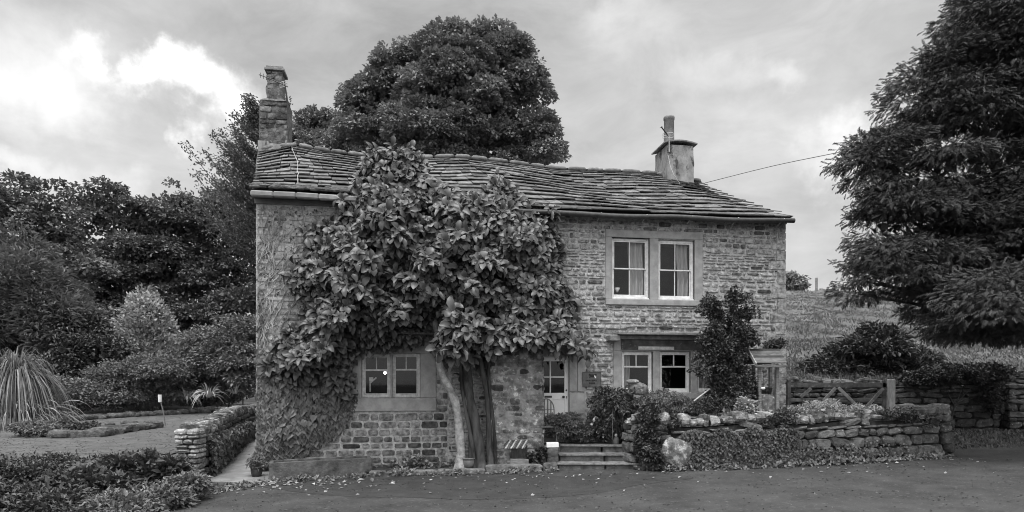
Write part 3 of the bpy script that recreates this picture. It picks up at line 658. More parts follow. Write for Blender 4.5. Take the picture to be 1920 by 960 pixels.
hbox(mb, mc - .017, mc + .017, dn0 + .005, dn1 - .004, gb, gt, .004); hbox(mb, ga, mc - .017, dn0 + .005, dn1 - .004, (gb + gt) / 2 - .016, (gb + gt) / 2 + .016, .004); hbox(mb, mc + .017, gc, dn0 + .005, dn1 - .004, (gb + gt) / 2 - .016, (gb + gt) / 2 + .016, .004)
door = build(mb, 'door', M['doorp'], house)
mb = MB(); mb.add([HL(ga, -.10, gb), HL(gc, -.10, gb), HL(gc, -.10, gt), HL(ga, -.10, gt)], [[0, 1, 2, 3]]); build(mb, 'pane', M['glass'], door)
mb = MB(); hbox(mb, mc - .15, mc + .04, -.076, -.068, zm + .05, zm + .10); build(mb, 'letterbox', M['iron'], door)
def hball(mb, s, n, z, r):
    stones(mb, [HL(s, n, z)], [EH * r], [-NH * r], [UZ * r], 2, 0.0, 1, R)
mb = MB(); hball(mb, c - .13, -.04, zm + .07, .035); hbox(mb, c - .145, c - .115, -.076, -.04, zm + .055, zm + .085); build(mb, 'knob', M['iron'], door, smooth=True)
mb = MB(); hbox(mb, c - .055, c - .035, -.076, -.066, zm + .03, zm + .09); build(mb, 'keyhole', M['iron'], door); mb = MB(); hball(mb, c - .05, -.075, zm + .235, .024); build(mb, 'lock', M['iron'], door)

# porch pier and slab roof ----------------------------------------------------------
pn = .75; pa, pb_ = S(917, pn), S(1022, pn); pz = Z(970, 662, pn)
mb = MB(); hbox(mb, pa + .02, pb_ - .02, 0, pn - .02, .0, pz, .05); pier = build(mb, 'porch_wall', M['pmortar'], house)
mb = MB(); coursed(mb, pa, pb_, .1, pz, [], R, .12, .26, .2, .55, lambda s, n, z: HL(s, n + pn - .02, z), nlo=-.012, nhi=.016, k=5, jit=.07, tlo=.6, thi=1.35, gap=.012, depth=.08)
coursed(mb, .0, pn - .04, .1, pz, [], R, .12, .26, .2, .5, lambda s, n, z: HL(pb_ - .02 + n, s, z), nlo=.0, nhi=.02, k=5, jit=.08, tlo=.6, thi=1.2, gap=.02, depth=.08)
build(mb, 'porch_stones', M['pier'], pier)
mb = MB()
for q in range(5):
    x0 = S(880, pn) + q * .38; hbox(mb, x0, x0 + .375, -.02 + R.uniform(0, .02), pn + .06 + R.uniform(-.03, .05), pz + .15 + R.uniform(0, .02), pz + .21 + R.uniform(0, .02), .01, R.uniform(.6, 1.1))
hbox(mb, S(885, pn), S(1020, pn), pn - .22, pn - .08, pz - .02, pz + .148, .01, .35)
build(mb, 'porch_roof', M['slate'], house)

# roof ----------------------------------------------------------
mb = MB(); na, nb_ = 60, 12
V = np.array([roof_pt(a_, b_) - np.array([0, 0, .06]) for a_ in np.linspace(0, 1, na) for b_ in np.linspace(0, 1, nb_)])
i = np.arange(na - 1)[:, None] * nb_; j = np.arange(nb_ - 1)[None]; ff = np.stack([i + j, i + nb_ + j, i + nb_ + j + 1, i + j + 1], -1).reshape(-1, 4); mb.add(V, ff, .5)
def back_pt(a_, b_):
    r = ridge_pt(a_); e_ = eave_pt(a_); q = 2 * r - e_; q[2] = e_[2]; return r * (1 - b_) + q * b_ - np.array([0, 0, .03])
mb.add(np.array([back_pt(a_, b_) for a_ in np.linspace(0, 1, na) for b_ in np.linspace(0, 1, nb_)]), ff, .9)
roof = build(mb, 'roof', M['slate'], house)
mb = MB(); bs = [0.0]
st_ = .105
while bs[-1] < .985: bs.append(bs[-1] + st_); st_ = max(st_ * .935, .036)
for ci in range(len(bs) - 1):
    b0, b1 = bs[ci], min(bs[ci + 1] + .035, 1.0); Lr = 12.9 - b0 * 1.3; aa = -.001 - R.uniform(0, .03)
    while aa < 1:
        wd = R.uniform(.26, .75) * (1 - .35 * b0) / Lr; a0_, a1_ = max(aa, -.004), min(aa + wd - .0012, 1.004); aa += wd
        if a1_ - a0_ < .008: continue
        jl = R.uniform(-.008, .008); th = R.uniform(.016, .034); lift = R.uniform(.035, .07) + .012; tn = R.uniform(.55, 1.3) * (.6 if R.random() < .12 else 1)
        p = [roof_pt(a0_, b0 + jl), roof_pt(a1_, b0 + jl + R.uniform(-.004, .004)), roof_pt(a1_, b1), roof_pt(a0_, b1)]
        up = nz(np.cross(p[1] - p[0], p[3] - p[0])); off = [lift + R.uniform(-.008, .008), lift + R.uniform(-.008, .008), .0, .0]
        top = [q_ + up * (o_ + .004) for q_, o_ in zip(p, off)]; bot = [q_ - up * (th - .0) * (1 if k_ < 2 else .3) for k_, q_ in enumerate(top)]
        mb.add(top + bot, [[0, 1, 2, 3], [4, 5, 1, 0], [5, 6, 2, 1], [7, 4, 0, 3], [7, 6, 5, 4]], tn)
build(mb, 'slates', M['slate'], roof)
mb = MB(); aa = .0
while aa < .995:
    wd = R.uniform(.4, .6) / 12; p, q = ridge_pt(aa), ridge_pt(min(aa + wd - .001, 1)); aa += wd
    d_ = (q - p) / 2; sd = nz(np.cross(d_, UZ)); stones(mb, [(p + q) / 2 + UZ * .02], [d_], [sd * .15], [UZ * .065], 4, .02, R.uniform(.7, 1.2), R)
build(mb, 'ridge_stones', M['ridge'], roof, smooth=True)
# moss and rough growth on the left eave
mb = MB()
nC = 260; aq = R.uniform(0, .19, nC) ** 1.0; bq = np.abs(R.normal(0.03, .03, nC)); C = np.array([roof_pt(x, y) + UZ * .04 for x, y in zip(aq, bq)])
sz = R.uniform(.02, .06, nC)[:, None]; stones(mb, C, np.array([EH]) * sz * 1.8, -np.array([NH]) * sz, np.array([UZ]) * sz * .7, 2.2, .15, R.uniform(.6, 1.6, nC), R)
build(mb, 'moss', M['moss'], roof, smooth=True)
# gutters
mb = MB(); npt = 26
gp = [eave_pt(x) + np.array([0, 0, -.13]) + NH * .04 for x in np.linspace(0, .21, npt)]
for k_ in range(0, npt - 1, 5): 
    q = gp[min(k_ + 5, npt - 1)]; bar(mb, gp[k_], q - (q - gp[k_]) * .01, .15, .13, ch=.03, tone=R.uniform(.6, .85))
build(mb, 'stone_gutter', M['dressed'], house)
mb = MB(); gp = np.array([eave_pt(x) + np.array([0, 0, -.09 - .015 * math.sin(x * 30)]) + NH * .05 for x in np.linspace(.21, 1.0, 40)])
tube(mb, gp, .062, 10); g = build(mb, 'gutter', M['iron'], house, smooth=True)
mb = MB()
for x in np.linspace(.56, .98, 6): mb = MB(); p = eave_pt(x) + np.array([0, 0, -.1]) + NH * .04; bar(mb, p + NH * .07 + UZ * .05, p - NH * .3 - UZ * .06, .025, .02); build(mb, 'bracket', M['oldpaint'], g)
mb = MB(); hbox(mb, S(478), S(1474), .0, .05, ZE - .10, ZE + .02, .01, .45); hbox(mb, S(478), S(1474), .0, .30, ZE + .021, ZE + .06, .01, .3)  # course and soffit toned dark: the shadow band below the eaves put into colour
build(mb, 'eaves_course', M['dressed'], house)

# chimneys
def wpx(px, Y): return (px - 960) * Y / F
Yc = 18.7; zc0, zc1, zc2 = 7.9, EYE + (HOR - 192) * Yc / F, EYE + (HOR - 132) * Yc / F
mb = MB(); cx = (wpx(485, Yc) + wpx(539, Yc)) / 2
def tapered(mb, c, hw0, hw1, hd, z0, z1, tone=1., seg=8, rough=.012):
    rows = []
    for t in np.linspace(0, 1, seg):
        hw = hw0 + (hw1 - hw0) * t; h = hd * (hw / hw0) if hw0 else hd
        ring = []
        for sx, sy in ((-1, -1), (0, -1), (1, -1), (1, 0), (1, 1), (0, 1), (-1, 1), (-1, 0)):
            p = np.array([c[0], c[1], 0]) + EH * sx * hw - NH * sy * h; p[2] = z0 + (z1 - z0) * t; ring.append(p + R.normal(0, rough, 3) * [1, 1, .3])
        rows.append(ring)
    V = np.array(rows).reshape(-1, 3); i = np.arange(seg - 1)[:, None] * 8; j = np.arange(8)[None]; j2 = (j + 1) % 8
    mb.add(V, np.stack([i + j, i + j2, i + 8 + j2, i + 8 + j], -1).reshape(-1, 4), tone); mb.poly(rows[-1], tone)
cc = (cx, Yc + .25)
tapered(mb, cc, .385, .365, .40, zc0, zc1, .7)
tapered(mb, cc, .365, .23, .40, zc1 - .001, zc1 + .10, .7, 3)
tapered(mb, cc, .225, .205, .26, zc1 + .05, zc2, .7)
hb = MB()
ch1 = build(mb, 'chimney', M['chimney'], house)
mb = MB(); nb2 = lambda s, n, z: np.array([cc[0], cc[1], 0]) + EH * s + NH * n + UZ * z
coursed(mb, -.38, .38, 8.3, zc1 - .02, [], R, .10, .2, .14, .34, lambda s, n, z: nb2(s, n + .385, z), nlo=-.01, nhi=.02, k=6, jit=.09, tlo=.6, thi=1.2, gap=.01)
coursed(mb, -.21, .21, zc1 + .06, zc2 - .02, [], R, .12, .2, .15, .3, lambda s, n, z: nb2(s, n + .245, z), nlo=-.01, nhi=.015, k=6, jit=.09, tlo=.6, thi=1.2, gap=.01)
build(mb, 'chimney_stones', M['chimney'], ch1)
mb = MB(); cbox(mb, (cc[0], cc[1], zc2 + .03), EH * .27, -NH * .31, UZ * .035, .01); cbox(mb, (cc[0], cc[1], zc2 + .10), EH * .23, -NH * .26, UZ * .035, .012)
build(mb, 'chimney_cap', M['ridge'], ch1)
mb = MB(); tapered(mb, cc, .45, .40, .46, 8.0, 8.88, 1.5, 4); build(mb, 'flashing', M['cement'], ch1)
Yr = 20.0; cxr = wpx(1275, Yr); zt2 = EYE + (HOR - 272) * Yr / F
mb = MB(); c2 = np.array([cxr - .06, Yr + .5, 0]); tapered(mb, c2, .43, .41, .52, 7.9, zt2, 1, 6, .008)
ch2 = build(mb, 'chimney', M['cement'], house); ch2['label'] = 'square stained cement chimney with round pot'
mb = MB()
for k_ in range(7):
    x = -.44 + k_ * .147; cbox(mb, c2 + EH * (x) + UZ * (zt2 + .03 + .10 * math.cos(x * 2.6)), EH * .08 - UZ * .02 * np.sign(x) * 1.0 * abs(x) * 2, -NH * .55, UZ * .022, .004)
build(mb, 'chimney_cap', M['ridge'], ch2)
mb = MB(); pc = c2 + EH * -.22 + NH * .15
lathe2(mb, (pc[0], pc[1], zt2 + .05), [(.17, 0), (.165, .05), (.155, .3), (.15, .8), (.165, .82), (.17, .88), (.16, .92), (.12, .92), (.12, .5)], 18)
build(mb, 'chimney_pot', M['clay'], ch2, smooth=True)

# plaque ----------------------------------------------------------
pr = rect(1091, 697, 1126, 725); a, b, c, d = pr
pl = thing('wall_plaque', 'small dark wall plaque with animal picture beside the door', 'sign', HL((a + c) / 2, .04, b), HROT)
mb = MB(); hbox(mb, a, c, .036, .062, b, d, .006); rimm = rim(mb, (a, b, c, d), .02, .063, .072); build(mb, 'board', M['plaque'], pl)
mb = MB(); u_ = (c - a) / 36; v_ = (d - b) / 28
def mk(x0, y0, x1, y1, n=.066): hbox(mb, a + x0 * u_, a + x1 * u_, .063, n, d - y1 * v_, d - y0 * v_, .001)
for r_ in [(13, 5, 26, 9), (12, 4, 15, 6), (15, 9, 24, 10.5), (13, 10, 15, 12), (24, 4.5, 27, 7)]: mk(*r_)
build(mb, 'animal_picture', M['mark'], pl); mb = MB()
x = 6
for wl in (1.6, 2.2, 1.2, 2.4, 0, 2.0, 1.4, 2.4, 1.8): mk(x, 15, x + wl, 18 - (.4 if wl > 2 else 0)) if wl else None; x += (wl or 1.2) + .6
build(mb, 'lettering', M['mark'], pl); mb = MB(); x = 13
for wl in (1.8, 1.2, 2.2, 1.6, 1.9): mk(x, 20, x + wl, 23); x += wl + .5
build(mb, 'lettering', M['mark'], pl)
mb = MB(); mk(22.5, 7, 24.5, 9.5, .069); mk(23.5, 9, 26, 12.2, .069); build(mb, 'picture', M['markl'], pl)

# aerials, cables, wire ----------------------------------------------------------
t = thing('tv_aerial', 'tv aerial with pole fixed to the tall left chimney', 'aerial', W(536, 200, 18.4))
mb = MB(); tube(mb, spline([W(541, 212, 18.5), W(538, 185, 18.45), W(534, 158, 18.4)], 6), [.03, .03, .028, .025, .022, .02]); build(mb, 'pole', M['iron'], t)
mb = MB(); tube(mb, [W(486, 140, 18.3), W(505, 147, 18.1), W(540, 163, 18.2)], .014)
for f in (.05, .15, .25, .9): p = W(486, 140, 18.3) * (1 - f) + W(540, 160, 18.2) * f; tube(mb, [p + UZ * .07, p - UZ * .07], .007)
build(mb, 'boom', M['iron'], t)
def grid(mb, px0, py0, px1, py1, Y, skew=0):
    for f in (0, .5, 1): tube(mb, [W(px0, py0 + (py1 - py0) * f, Y), W(px1, py0 + (py1 - py0) * f - skew, Y)], .010, 5)
    for f in (0, .5, 1): px = px0 + (px1 - px0) * f; tube(mb, [W(px, py0 - skew * f, Y), W(px, py1 - skew * f, Y)], .010, 5)
mb = MB(); grid(mb, 525, 155, 538, 165, 18.25, 4); build(mb, 'reflector', M['alu'], t)
t = thing('tv_aerial', 'small grid tv aerial beside the pot of the square chimney', 'aerial', W(1255, 285, 19.8))
mb = MB(); tube(mb, [W(1255, 285, 19.85), W(1255, 255, 19.85)], .022); build(mb, 'pole', M['alu'], t)
mb = MB(); tube(mb, [W(1240, 238, 19.3), W(1253, 255, 19.8)], .02)
tube(mb, [W(1237, 240, 19.3), W(1242, 237, 19.3)], .008); build(mb, 'boom', M['iron'], t)
mb = MB(); grid(mb, 1243, 250, 1262, 259, 19.75, 1); build(mb, 'reflector', M['alu'], t)
def cable(name, label, pts, r, m, n=30, wob=0):
    mb = MB(); P = spline(pts, n); P = P + R.normal(0, wob, P.shape) * np.array([1, .2, 1]); tube(mb, P, r, 5); o = build(mb, name, m, loc=P[0]); return tag(o, label, 'cable')
def onroof(px, py, lift=.09):
    best = min(((np.hypot(*( (lambda p: (p[0] / p[1] * F + 960 - px, HOR - (p[2] - EYE) / p[1] * F - py))(roof_pt(a_, b_)))), a_, b_) for a_ in np.linspace(0, 1, 80) for b_ in np.linspace(0, 1, 25)))
    return roof_pt(best[1], best[2]) + np.array([0, -lift, lift])
cable('aerial_cable', 'pale cable trailing down the slates below left chimney', [onroof(548, 287), onroof(556, 310), onroof(557, 330), onroof(558, 352)], .008, M['alu'], 16, .012)
cable('aerial_cable', 'pale cable from small aerial down to right slates', [W(1252, 290, 19.7), W(1260, 320, 19.3), onroof(1272, 352)], .006, M['alu'], 12, .006)
cable('overhead_wire', 'overhead wire running from roof end into yew tree', [W(1322, 343, 20.6), W(1450, 311, 18.2), W(1585, 283, 16.4), W(1700, 256, 16.3)], .011, M['lead'], 30)
cable('wall_cable', 'thin dark cable clipped along wall above lower window', [HL(S(1095), .05, Z(1095, 615)), HL(S(1170), .05, Z(1170, 618)), HL(S(1185), .05, Z(1185, 613)), HL(S(1310), .05, Z(1310, 616))], .012, M['iron'])

# ------------------------------------------------------------------ dry-stone walls
def drywall(name, label, path, ztop_f, zbase_f, rng, thick=.45, hmin=.09, hmax=.2, lmin=.18, lmax=.5, caps='rough', cap_h=.2, mats=('dstone', 'capstone'), both=True, tlo=.5, thi=1.4, kk=5, jit=.13):
    path = np.asarray(path, float); t = thing(name, label, 'wall', (path[0][0], path[0][1], zbase_f(0)))
    seg = np.linalg.norm(np.diff(path, axis=0), axis=1); cum = np.concatenate([[0], np.cumsum(seg)]); L = cum[-1]
    def at(s):
        s = np.clip(s, 0, L); return np.array([np.interp(s, cum, path[:, 0]), np.interp(s, cum, path[:, 1])])
    def fr(s):
        d = nz(at(min(s + .15, L)) - at(max(s - .15, 0))); return d, np.array([d[1], -d[0]])
    core = MB(); m = max(int(L / .4), 2); Vv = []
    for s in np.linspace(0, L, m):
        p = at(s); d, n = fr(s); zt = ztop_f(s / L) - .04
        for off, z in ((thick / 2 - .07, zbase_f(s / L) - .2), (thick / 2 - .10, zt), (-thick / 2 + .10, zt), (-thick / 2 + .07, zbase_f(s / L) - .2)): Vv.append([p[0] + n[0] * off, p[1] + n[1] * off, z])
    i = np.arange(m - 1)[:, None] * 4; j = np.arange(3)[None]; core.add(Vv, np.stack([i + j, i + 4 + j, i + 5 + j, i + 1 + j], -1).reshape(-1, 4)); core.poly(Vv[:4]); core.poly(Vv[-4:][::-1])
    build(core, 'core', M['joint'], t)
    mb = MB(); C = []; A = []; B = []; D = []; tn = []
    for side in ((1, -1) if both else (1,)):
        row = 0; zrel = 0; H = max(ztop_f(u) - zbase_f(u) for u in np.linspace(0, 1, 9))
        while zrel < H:
            h = rng.uniform(hmin, hmax) * (1.25 - .5 * zrel / H); s = -rng.uniform(0, lmin)
            while s < L:
                l = rng.uniform(lmin, lmax); sc = s + l / 2; s += l
                if sc < 0 or sc > L: continue
                u = sc / L; zb = zbase_f(u); zt = ztop_f(u); zc = zb + zrel + h / 2
                if zc + h * .3 > zt: continue
                p = at(sc); d, n = fr(sc); bat = .06 * (1 - zrel / H); dep = rng.uniform(-.01, .03) + bat
                hh = h / 2 * rng.uniform(.8, 1.0); tl = rng.normal(0, .055)
                C.append([p[0] + side * n[0] * (thick / 2 - .09 + dep), p[1] + side * n[1] * (thick / 2 - .09 + dep), zc]); A.append([d[0] * l * .49, d[1] * l * .49, tl * l]); B.append([n[0] * .1, n[1] * .1, 0]); D.append([0, 0, hh]); tn.append(rng.uniform(tlo, thi))
            zrel += h
    # end faces
    for s in (0, L):
        zb, zt = zbase_f(s / L), ztop_f(s / L); z = zb; d, n = fr(s)
        while z < zt - .03:
            h = rng.uniform(hmin, hmax); x = -thick / 2 + .03
            while x < thick / 2 - .05:
                l = rng.uniform(.15, .32); l = min(l, thick / 2 - .0 - x); p = at(s) + n * (x + l / 2); C.append([p[0] - d[0] * .06 * (-1 if s == 0 else 1) * 1.0, p[1] - d[1] * .06 * (-1 if s == 0 else 1), z + h / 2]); A.append([n[0] * l * .48, n[1] * l * .48, 0]); B.append([d[0] * .1, d[1] * .1, 0]); D.append([0, 0, h * .46]); tn.append(rng.uniform(tlo, thi)); x += l
            z += h
    stones(mb, C, A, B, D, kk, jit, np.array(tn), rng); build(mb, 'stonework', M[mats[0]], t)
    if caps:
        mb = MB(); C = []; A = []; B = []; D = []; tn = []; s = 0
        while s < L:
            if caps == 'edge': l = rng.uniform(.05, .10); h = rng.uniform(.7, 1.2) * cap_h; tilt = rng.normal(.35, .12)
            else: l = rng.uniform(.12, .34); h = rng.uniform(.45, 1.25) * cap_h; tilt = rng.normal(0, .12)
            sc = s + l / 2; s += l * (1.0 if caps == 'edge' else .9)
            if sc > L: break
            p = at(sc); d, n = fr(sc); zt = ztop_f(sc / L)
            C.append([p[0] + rng.normal(0, .03), p[1] + rng.normal(0, .03), zt + h * .45]); A.append([d[0] * l * .5, d[1] * l * .5, tilt * l * .3]); B.append([n[0] * thick * .5, n[1] * thick * .5, rng.normal(0, .02)]); D.append([-d[0] * tilt * h * .5, -d[1] * tilt * h * .5, h * .5]); tn.append(rng.uniform(.55, 1.35))
        stones(mb, C, A, B, D, 4.5, .12, np.array(tn), rng); build(mb, 'cap_stones', M[mats[1]], t)
    return t
# front garden wall, right
gwp = [(2.85, 15.6), (3.0, 15.05), (3.5, 14.85), (5.5, 15.0), (8, 15.4), (10.25, 16.0), (10.4, 16.7), (10.3, 17.6)]
drywall('garden_wall', 'long lichen covered dry stone wall of front garden', gwp, lambda u: 1.20 + .20 * u + .03 * math.sin(u * 25), lambda u: float(zr(2.85 + 7.5 * u)) - .02, R, .5, caps='rough', cap_h=.24, lmin=.14, lmax=.55, hmin=.07, hmax=.24)
# left retaining wall with pier end
rwp = [(-6.97, 14.45), (-7.12, 15.2), (-7.6, 17), (-8.35, 19.8), (-8.75, 21.6), (-8.6, 23.4), (-7.6, 24.4), (-6.8, 24.7)]
drywall('retaining_wall', 'curving dry stone wall with upright edge stones by the lawn', rwp, lambda u: 1.0 + .16 * sst(u * 1.6), lambda u: .0 + .35 * u, R, .42, caps='edge', cap_h=.26, tlo=.35, thi=.95, mats=('dstone', 'capstone'))  # body stones toned darker, putting the path side's shadow into their colour
mb = MB(); z = -.02; px0 = -7.2
while z < .98:
    h = R.uniform(.08, .13); xs = [px0 + R.uniform(-.02, .02)]
    while xs[-1] < px0 + .40: xs.append(xs[-1] + R.uniform(.16, .34))
    xs[-1] = px0 + .50
    for p, q in zip(xs[:-1], xs[1:]): stones(mb, [((p + q) / 2, 14.42, z + h / 2)], [((q - p) / 2 - .005, 0, 0)], [(0, .26, 0)], [(0, 0, h / 2 - .005)], 5, .07, R.uniform(.8, 1.7), R)
    z += h
stones(mb, [(px0 + .10, 14.42, z + .05)], [(.14, 0, 0)], [(0, .25, 0)], [(0, 0, .08)], 3, .08, 1.6, R); stones(mb, [(px0 + .37, 14.42, z + .05)], [(.13, 0, 0)], [(0, .25, 0)], [(0, 0, .08)], 3, .08, 1.4, R)
tag(build(mb, 'stone_pier', M['capstone'], loc=(px0 + .25, 14.4, 0)), 'square dry stone pier where lawn wall meets the lane', 'pier')
# field walls behind, right
drywall('field_wall', 'dark field wall behind the timber gate up to the gap', [(8.1, 21.6), (11, 21.4), (13.2, 21.0), (15.05, 20.9)], lambda u: 2.08 + .02 * math.sin(9 * u), lambda u: .55, R, .6, caps='rough', cap_h=.22, hmin=.12, hmax=.26, lmin=.3, lmax=.8, tlo=.35, thi=.95, mats=('dstone', 'dstone'))
drywall('field_wall', 'pale field wall at right edge beyond the dark gap', [(15.35, 20.75), (17.5, 20.4), (22, 20.2)], lambda u: 2.35, lambda u: .55, R, .6, caps='rough', cap_h=.2, hmin=.10, hmax=.22, lmin=.2, lmax=.6, tlo=.5, thi=1.35)
# boulder by the steps
mb = MB(); c = W(1266, 848, 14.62); stones(mb, [c], [(.29, .02, -.08)], [(0, .22, 0)], [(.08, 0, .27)], 5.0, .11, .75, np.random.default_rng(12), hi=True)
tag(build(mb, 'boulder', M['pier'], loc=(c[0], c[1], .2)), 'big pale rounded boulder at left end of garden wall', 'boulder')

# front garden soil and terrace
mb = MB(); mb.poly([(3.0, 15.1, 1.02), (8, 15.5, 1.04), (10.2, 16.2, 1.06), (10.2, 17.6, 1.06), (10.4, 21.2, 1.1), (7.0, 21.2, 1.1), (7.0, 17.4, 1.05), HL(S(1205), .02, 1.02)])
mb.poly([(10.2, 17.6, 1.06), (10.2, 17.6, .3), (10.4, 21.2, .3), (10.4, 21.2, 1.1)])
tag(build(mb, 'garden_soil', M['soil']), 'dark soil of the raised front garden', kind='structure')
mb = MB(); hbox(mb, pb_ - .02, S(1215), .0, .78, .0, .675, .02); hbox(mb, S(1180, .8), S(1240), .0, 1.5, .0, .66, .02)
tag(build(mb, 'terrace', M['step']), 'stone terrace in front of the door', kind='structure')
st_o = thing('stone_steps', 'three worn mossy stone steps leading up to the door', 'steps', (1.9, 15.2, .2))
for k_, (y0, y1, z0, z1, xa, xb) in enumerate([(15.05, 15.5, .1, .34, 1045, 1208), (15.38, 15.85, .3, .51, 1048, 1203), (15.72, 16.2, .46, .69, 1050, 1198)]):
    mb = MB(); x0, x1 = wpx(xa, y0), wpx(xb, y0); n_ = 2; xs = np.linspace(x0, x1, n_ + 1) + np.array([0] + list(R.uniform(-.15, .15, n_ - 1)) + [0])
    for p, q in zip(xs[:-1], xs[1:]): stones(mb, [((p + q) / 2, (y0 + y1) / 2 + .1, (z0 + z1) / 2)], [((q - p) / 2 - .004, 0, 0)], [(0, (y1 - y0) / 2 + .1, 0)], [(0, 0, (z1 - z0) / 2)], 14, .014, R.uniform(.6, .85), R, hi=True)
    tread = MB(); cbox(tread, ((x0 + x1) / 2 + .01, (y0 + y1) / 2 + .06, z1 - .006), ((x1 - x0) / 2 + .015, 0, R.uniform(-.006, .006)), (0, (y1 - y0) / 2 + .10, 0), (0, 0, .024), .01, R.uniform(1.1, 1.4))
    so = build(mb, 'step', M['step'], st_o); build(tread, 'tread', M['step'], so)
# kerb + bed
mb = MB(); x = wpx(697, 15.3)
while x < wpx(1040, 15.1) - .1:
    l = R.uniform(.6, 1.3) if x > wpx(900, 15.2) else R.uniform(.35, .8); l = min(l, wpx(1045, 15.1) - x); hgt = .20 if x > wpx(900, 15.2) else .12; yy = 15.02
    stones(mb, [(x + l / 2, yy, zr(x) + hgt / 2 - .02)], [(l / 2 - .01, R.uniform(-.01, .01), R.uniform(-.01, .01))], [(0, .11, 0)], [(0, 0, hgt / 2 + .02)], 8, .03, R.uniform(.6, 1.3), R, hi=True); x += l
tag(build(mb, 'kerb', M['step'], loc=(wpx(697, 15.3), 15.3, .1)), 'low mossy kerb stones edging the bed below the wall', 'kerb')
mb = MB(); mb.poly([(wpx(690, 15.2), 15.1, .14), (wpx(1045, 15.1), 15.1, .26), HL(S(1045), .0, .30), HL(S(500), .0, .14)]); tag(build(mb, 'bed_soil', M['soil']), 'narrow soil bed at foot of the wall', kind='structure')
# trough
t = thing('stone_trough', 'long hollow stone trough at left foot of the cottage', 'trough', W(600, 900, 14.8))
A_, B_ = W(504, 905, 14.5), W(698, 893, 15.15); A_[2] = .0; B_[2] = .04; dx = nz(B_ - A_); nn = np.array([-dx[1], dx[0], 0]); Lh = np.linalg.norm(B_ - A_)
mb = MB(); H_ = .42
def tb(s0_, s1_, n0_, n1_, z0_, z1_, tone=1):
    c_ = A_ + dx * (s0_ + s1_) / 2 + nn * (n0_ + n1_) / 2 + UZ * (z0_ + z1_) / 2; stones(mb, [c_], [dx * (s1_ - s0_) / 2], [nn * (n1_ - n0_) / 2], [UZ * (z1_ - z0_) / 2], 26, .010, tone, R, hi=True)
tb(0, Lh, 0, .09, 0, H_); tb(0, Lh, .51, .6, 0, H_); tb(0, .09, .085, .515, 0, H_); tb(Lh - .09, Lh, .085, .515, 0, H_ - .01); tb(.08, Lh - .08, .08, .52, 0, .12)
build(mb, 'basin', M['trough'], t)
mb = MB(); c_ = A_ + dx * Lh / 2 + nn * .3 + UZ * .30; cbox(mb, c_, dx * (Lh / 2 - .09), nn * .21, UZ * .03); build(mb, 'soil', M['soil'], t)

# ------------------------------------------------------------------ small objects
t = thing('planter_shelter', 'miniature slate roofed shelter standing in bed by pier', 'ornament', W(975, 878, 15.2))
def WB(px, py, dy=0, Y=15.2): p = W(px, py, Y); p[1] += dy; return p
mb = MB()
bar(mb, WB(958, 868), WB(958, 838), .03, .03); bar(mb, WB(990, 868), WB(990, 838), .03, .03); bar(mb, WB(958, 868, .3), WB(958, 838, .3), .03, .03); bar(mb, WB(990, 868, .3), WB(990, 838, .3), .03, .03)
build(mb, 'post', M['timber'], t)
mb = MB(); cbox(mb, (WB(958, 866) + WB(990, 866, .3)) / 2, (.21, 0, 0), (0, .17, 0), (0, 0, .055)); build(mb, 'box', M['timber'], t)
mb = MB(); cbox(mb, (WB(958, 850, .3) + WB(990, 850, .3)) / 2, (.19, 0, 0), (0, .01, 0), (0, 0, .16)); build(mb, 'back_board', M['darkbark'], t)
mb = MB()
for sg in (-1, 1):
    for k_ in range(12):
        x0 = WB(950, 826)[0] + k_ * .042; r_ = np.array([x0 + .05 * (1 if True else 0), 15.34, WB(950, 826)[2]]); e_ = np.array([x0 - .07, 15.34 + sg * .25, WB(950, 840)[2]])
        bar(mb, r_, e_, .034, .012, tone=(.4, 2.8, .7)[k_ % 3])
rf = build(mb, 'roof', M['slate'], t)
# pot by the trunk
def pot(name, label, c, r, h, m, plant=None, group=None):
    t = thing(name, label, 'plant pot', c, group=group); mb = MB()
    lathe2(mb, c, [(r * .0, 0), (r * .72, 0), (r * .9, h * .35), (r * .98, h * .7), (r * .92, h * .85), (r * 1.05, h * .9), (r * 1.05, h), (r * .9, h), (r * .88, h * .8), (0, h * .8)], 22)
    build(mb, 'pot', m, t, smooth=True)
    if plant:
        mb = MB(); foliage(mb, [(c[0], c[1], c[2] + h + plant * .5, plant * .6, plant * .6, plant * .6)], 30, 10, .08, .09, .05, R); build(mb, 'foliage', M['L_shr'], t)
    return t
c = W(878, 876, 15.25); pot('plant_pot', 'glazed round dark pot between the two trunks', c, .16, .22, M['clay'])
c = W(888, 866, 15.9); pot('plant_pot', 'small pot behind the round dark pot by trunk', c, .12, .34, M['darkbark'])
c = W(481, 897, 14.9); c[2] = .07; pot('plant_pot', 'small black pot with leafy plant at gable corner', c, .13, .22, M['iron'], .22)
# white block
c = W(1036, 834, 15.2); mb = MB(); cbox(mb, c, (.14, .02, 0), (0, .1, 0), (0, 0, .055), .01); tag(build(mb, 'painted_block', M['white'], loc=c - (0, 0, .05)), 'white painted block at the left end of steps', 'block')
mb = MB(); stones(mb, [c - (0, -.02, .28)], [(.13, 0, 0)], [(0, .14, 0)], [(0, 0, .24)], 6, .06, .6, R, hi=True); tag(build(mb, 'step_post', M['step'], smooth=True, loc=c - (0, 0, .5)), 'dark mossy stone supporting the white block', 'stone')
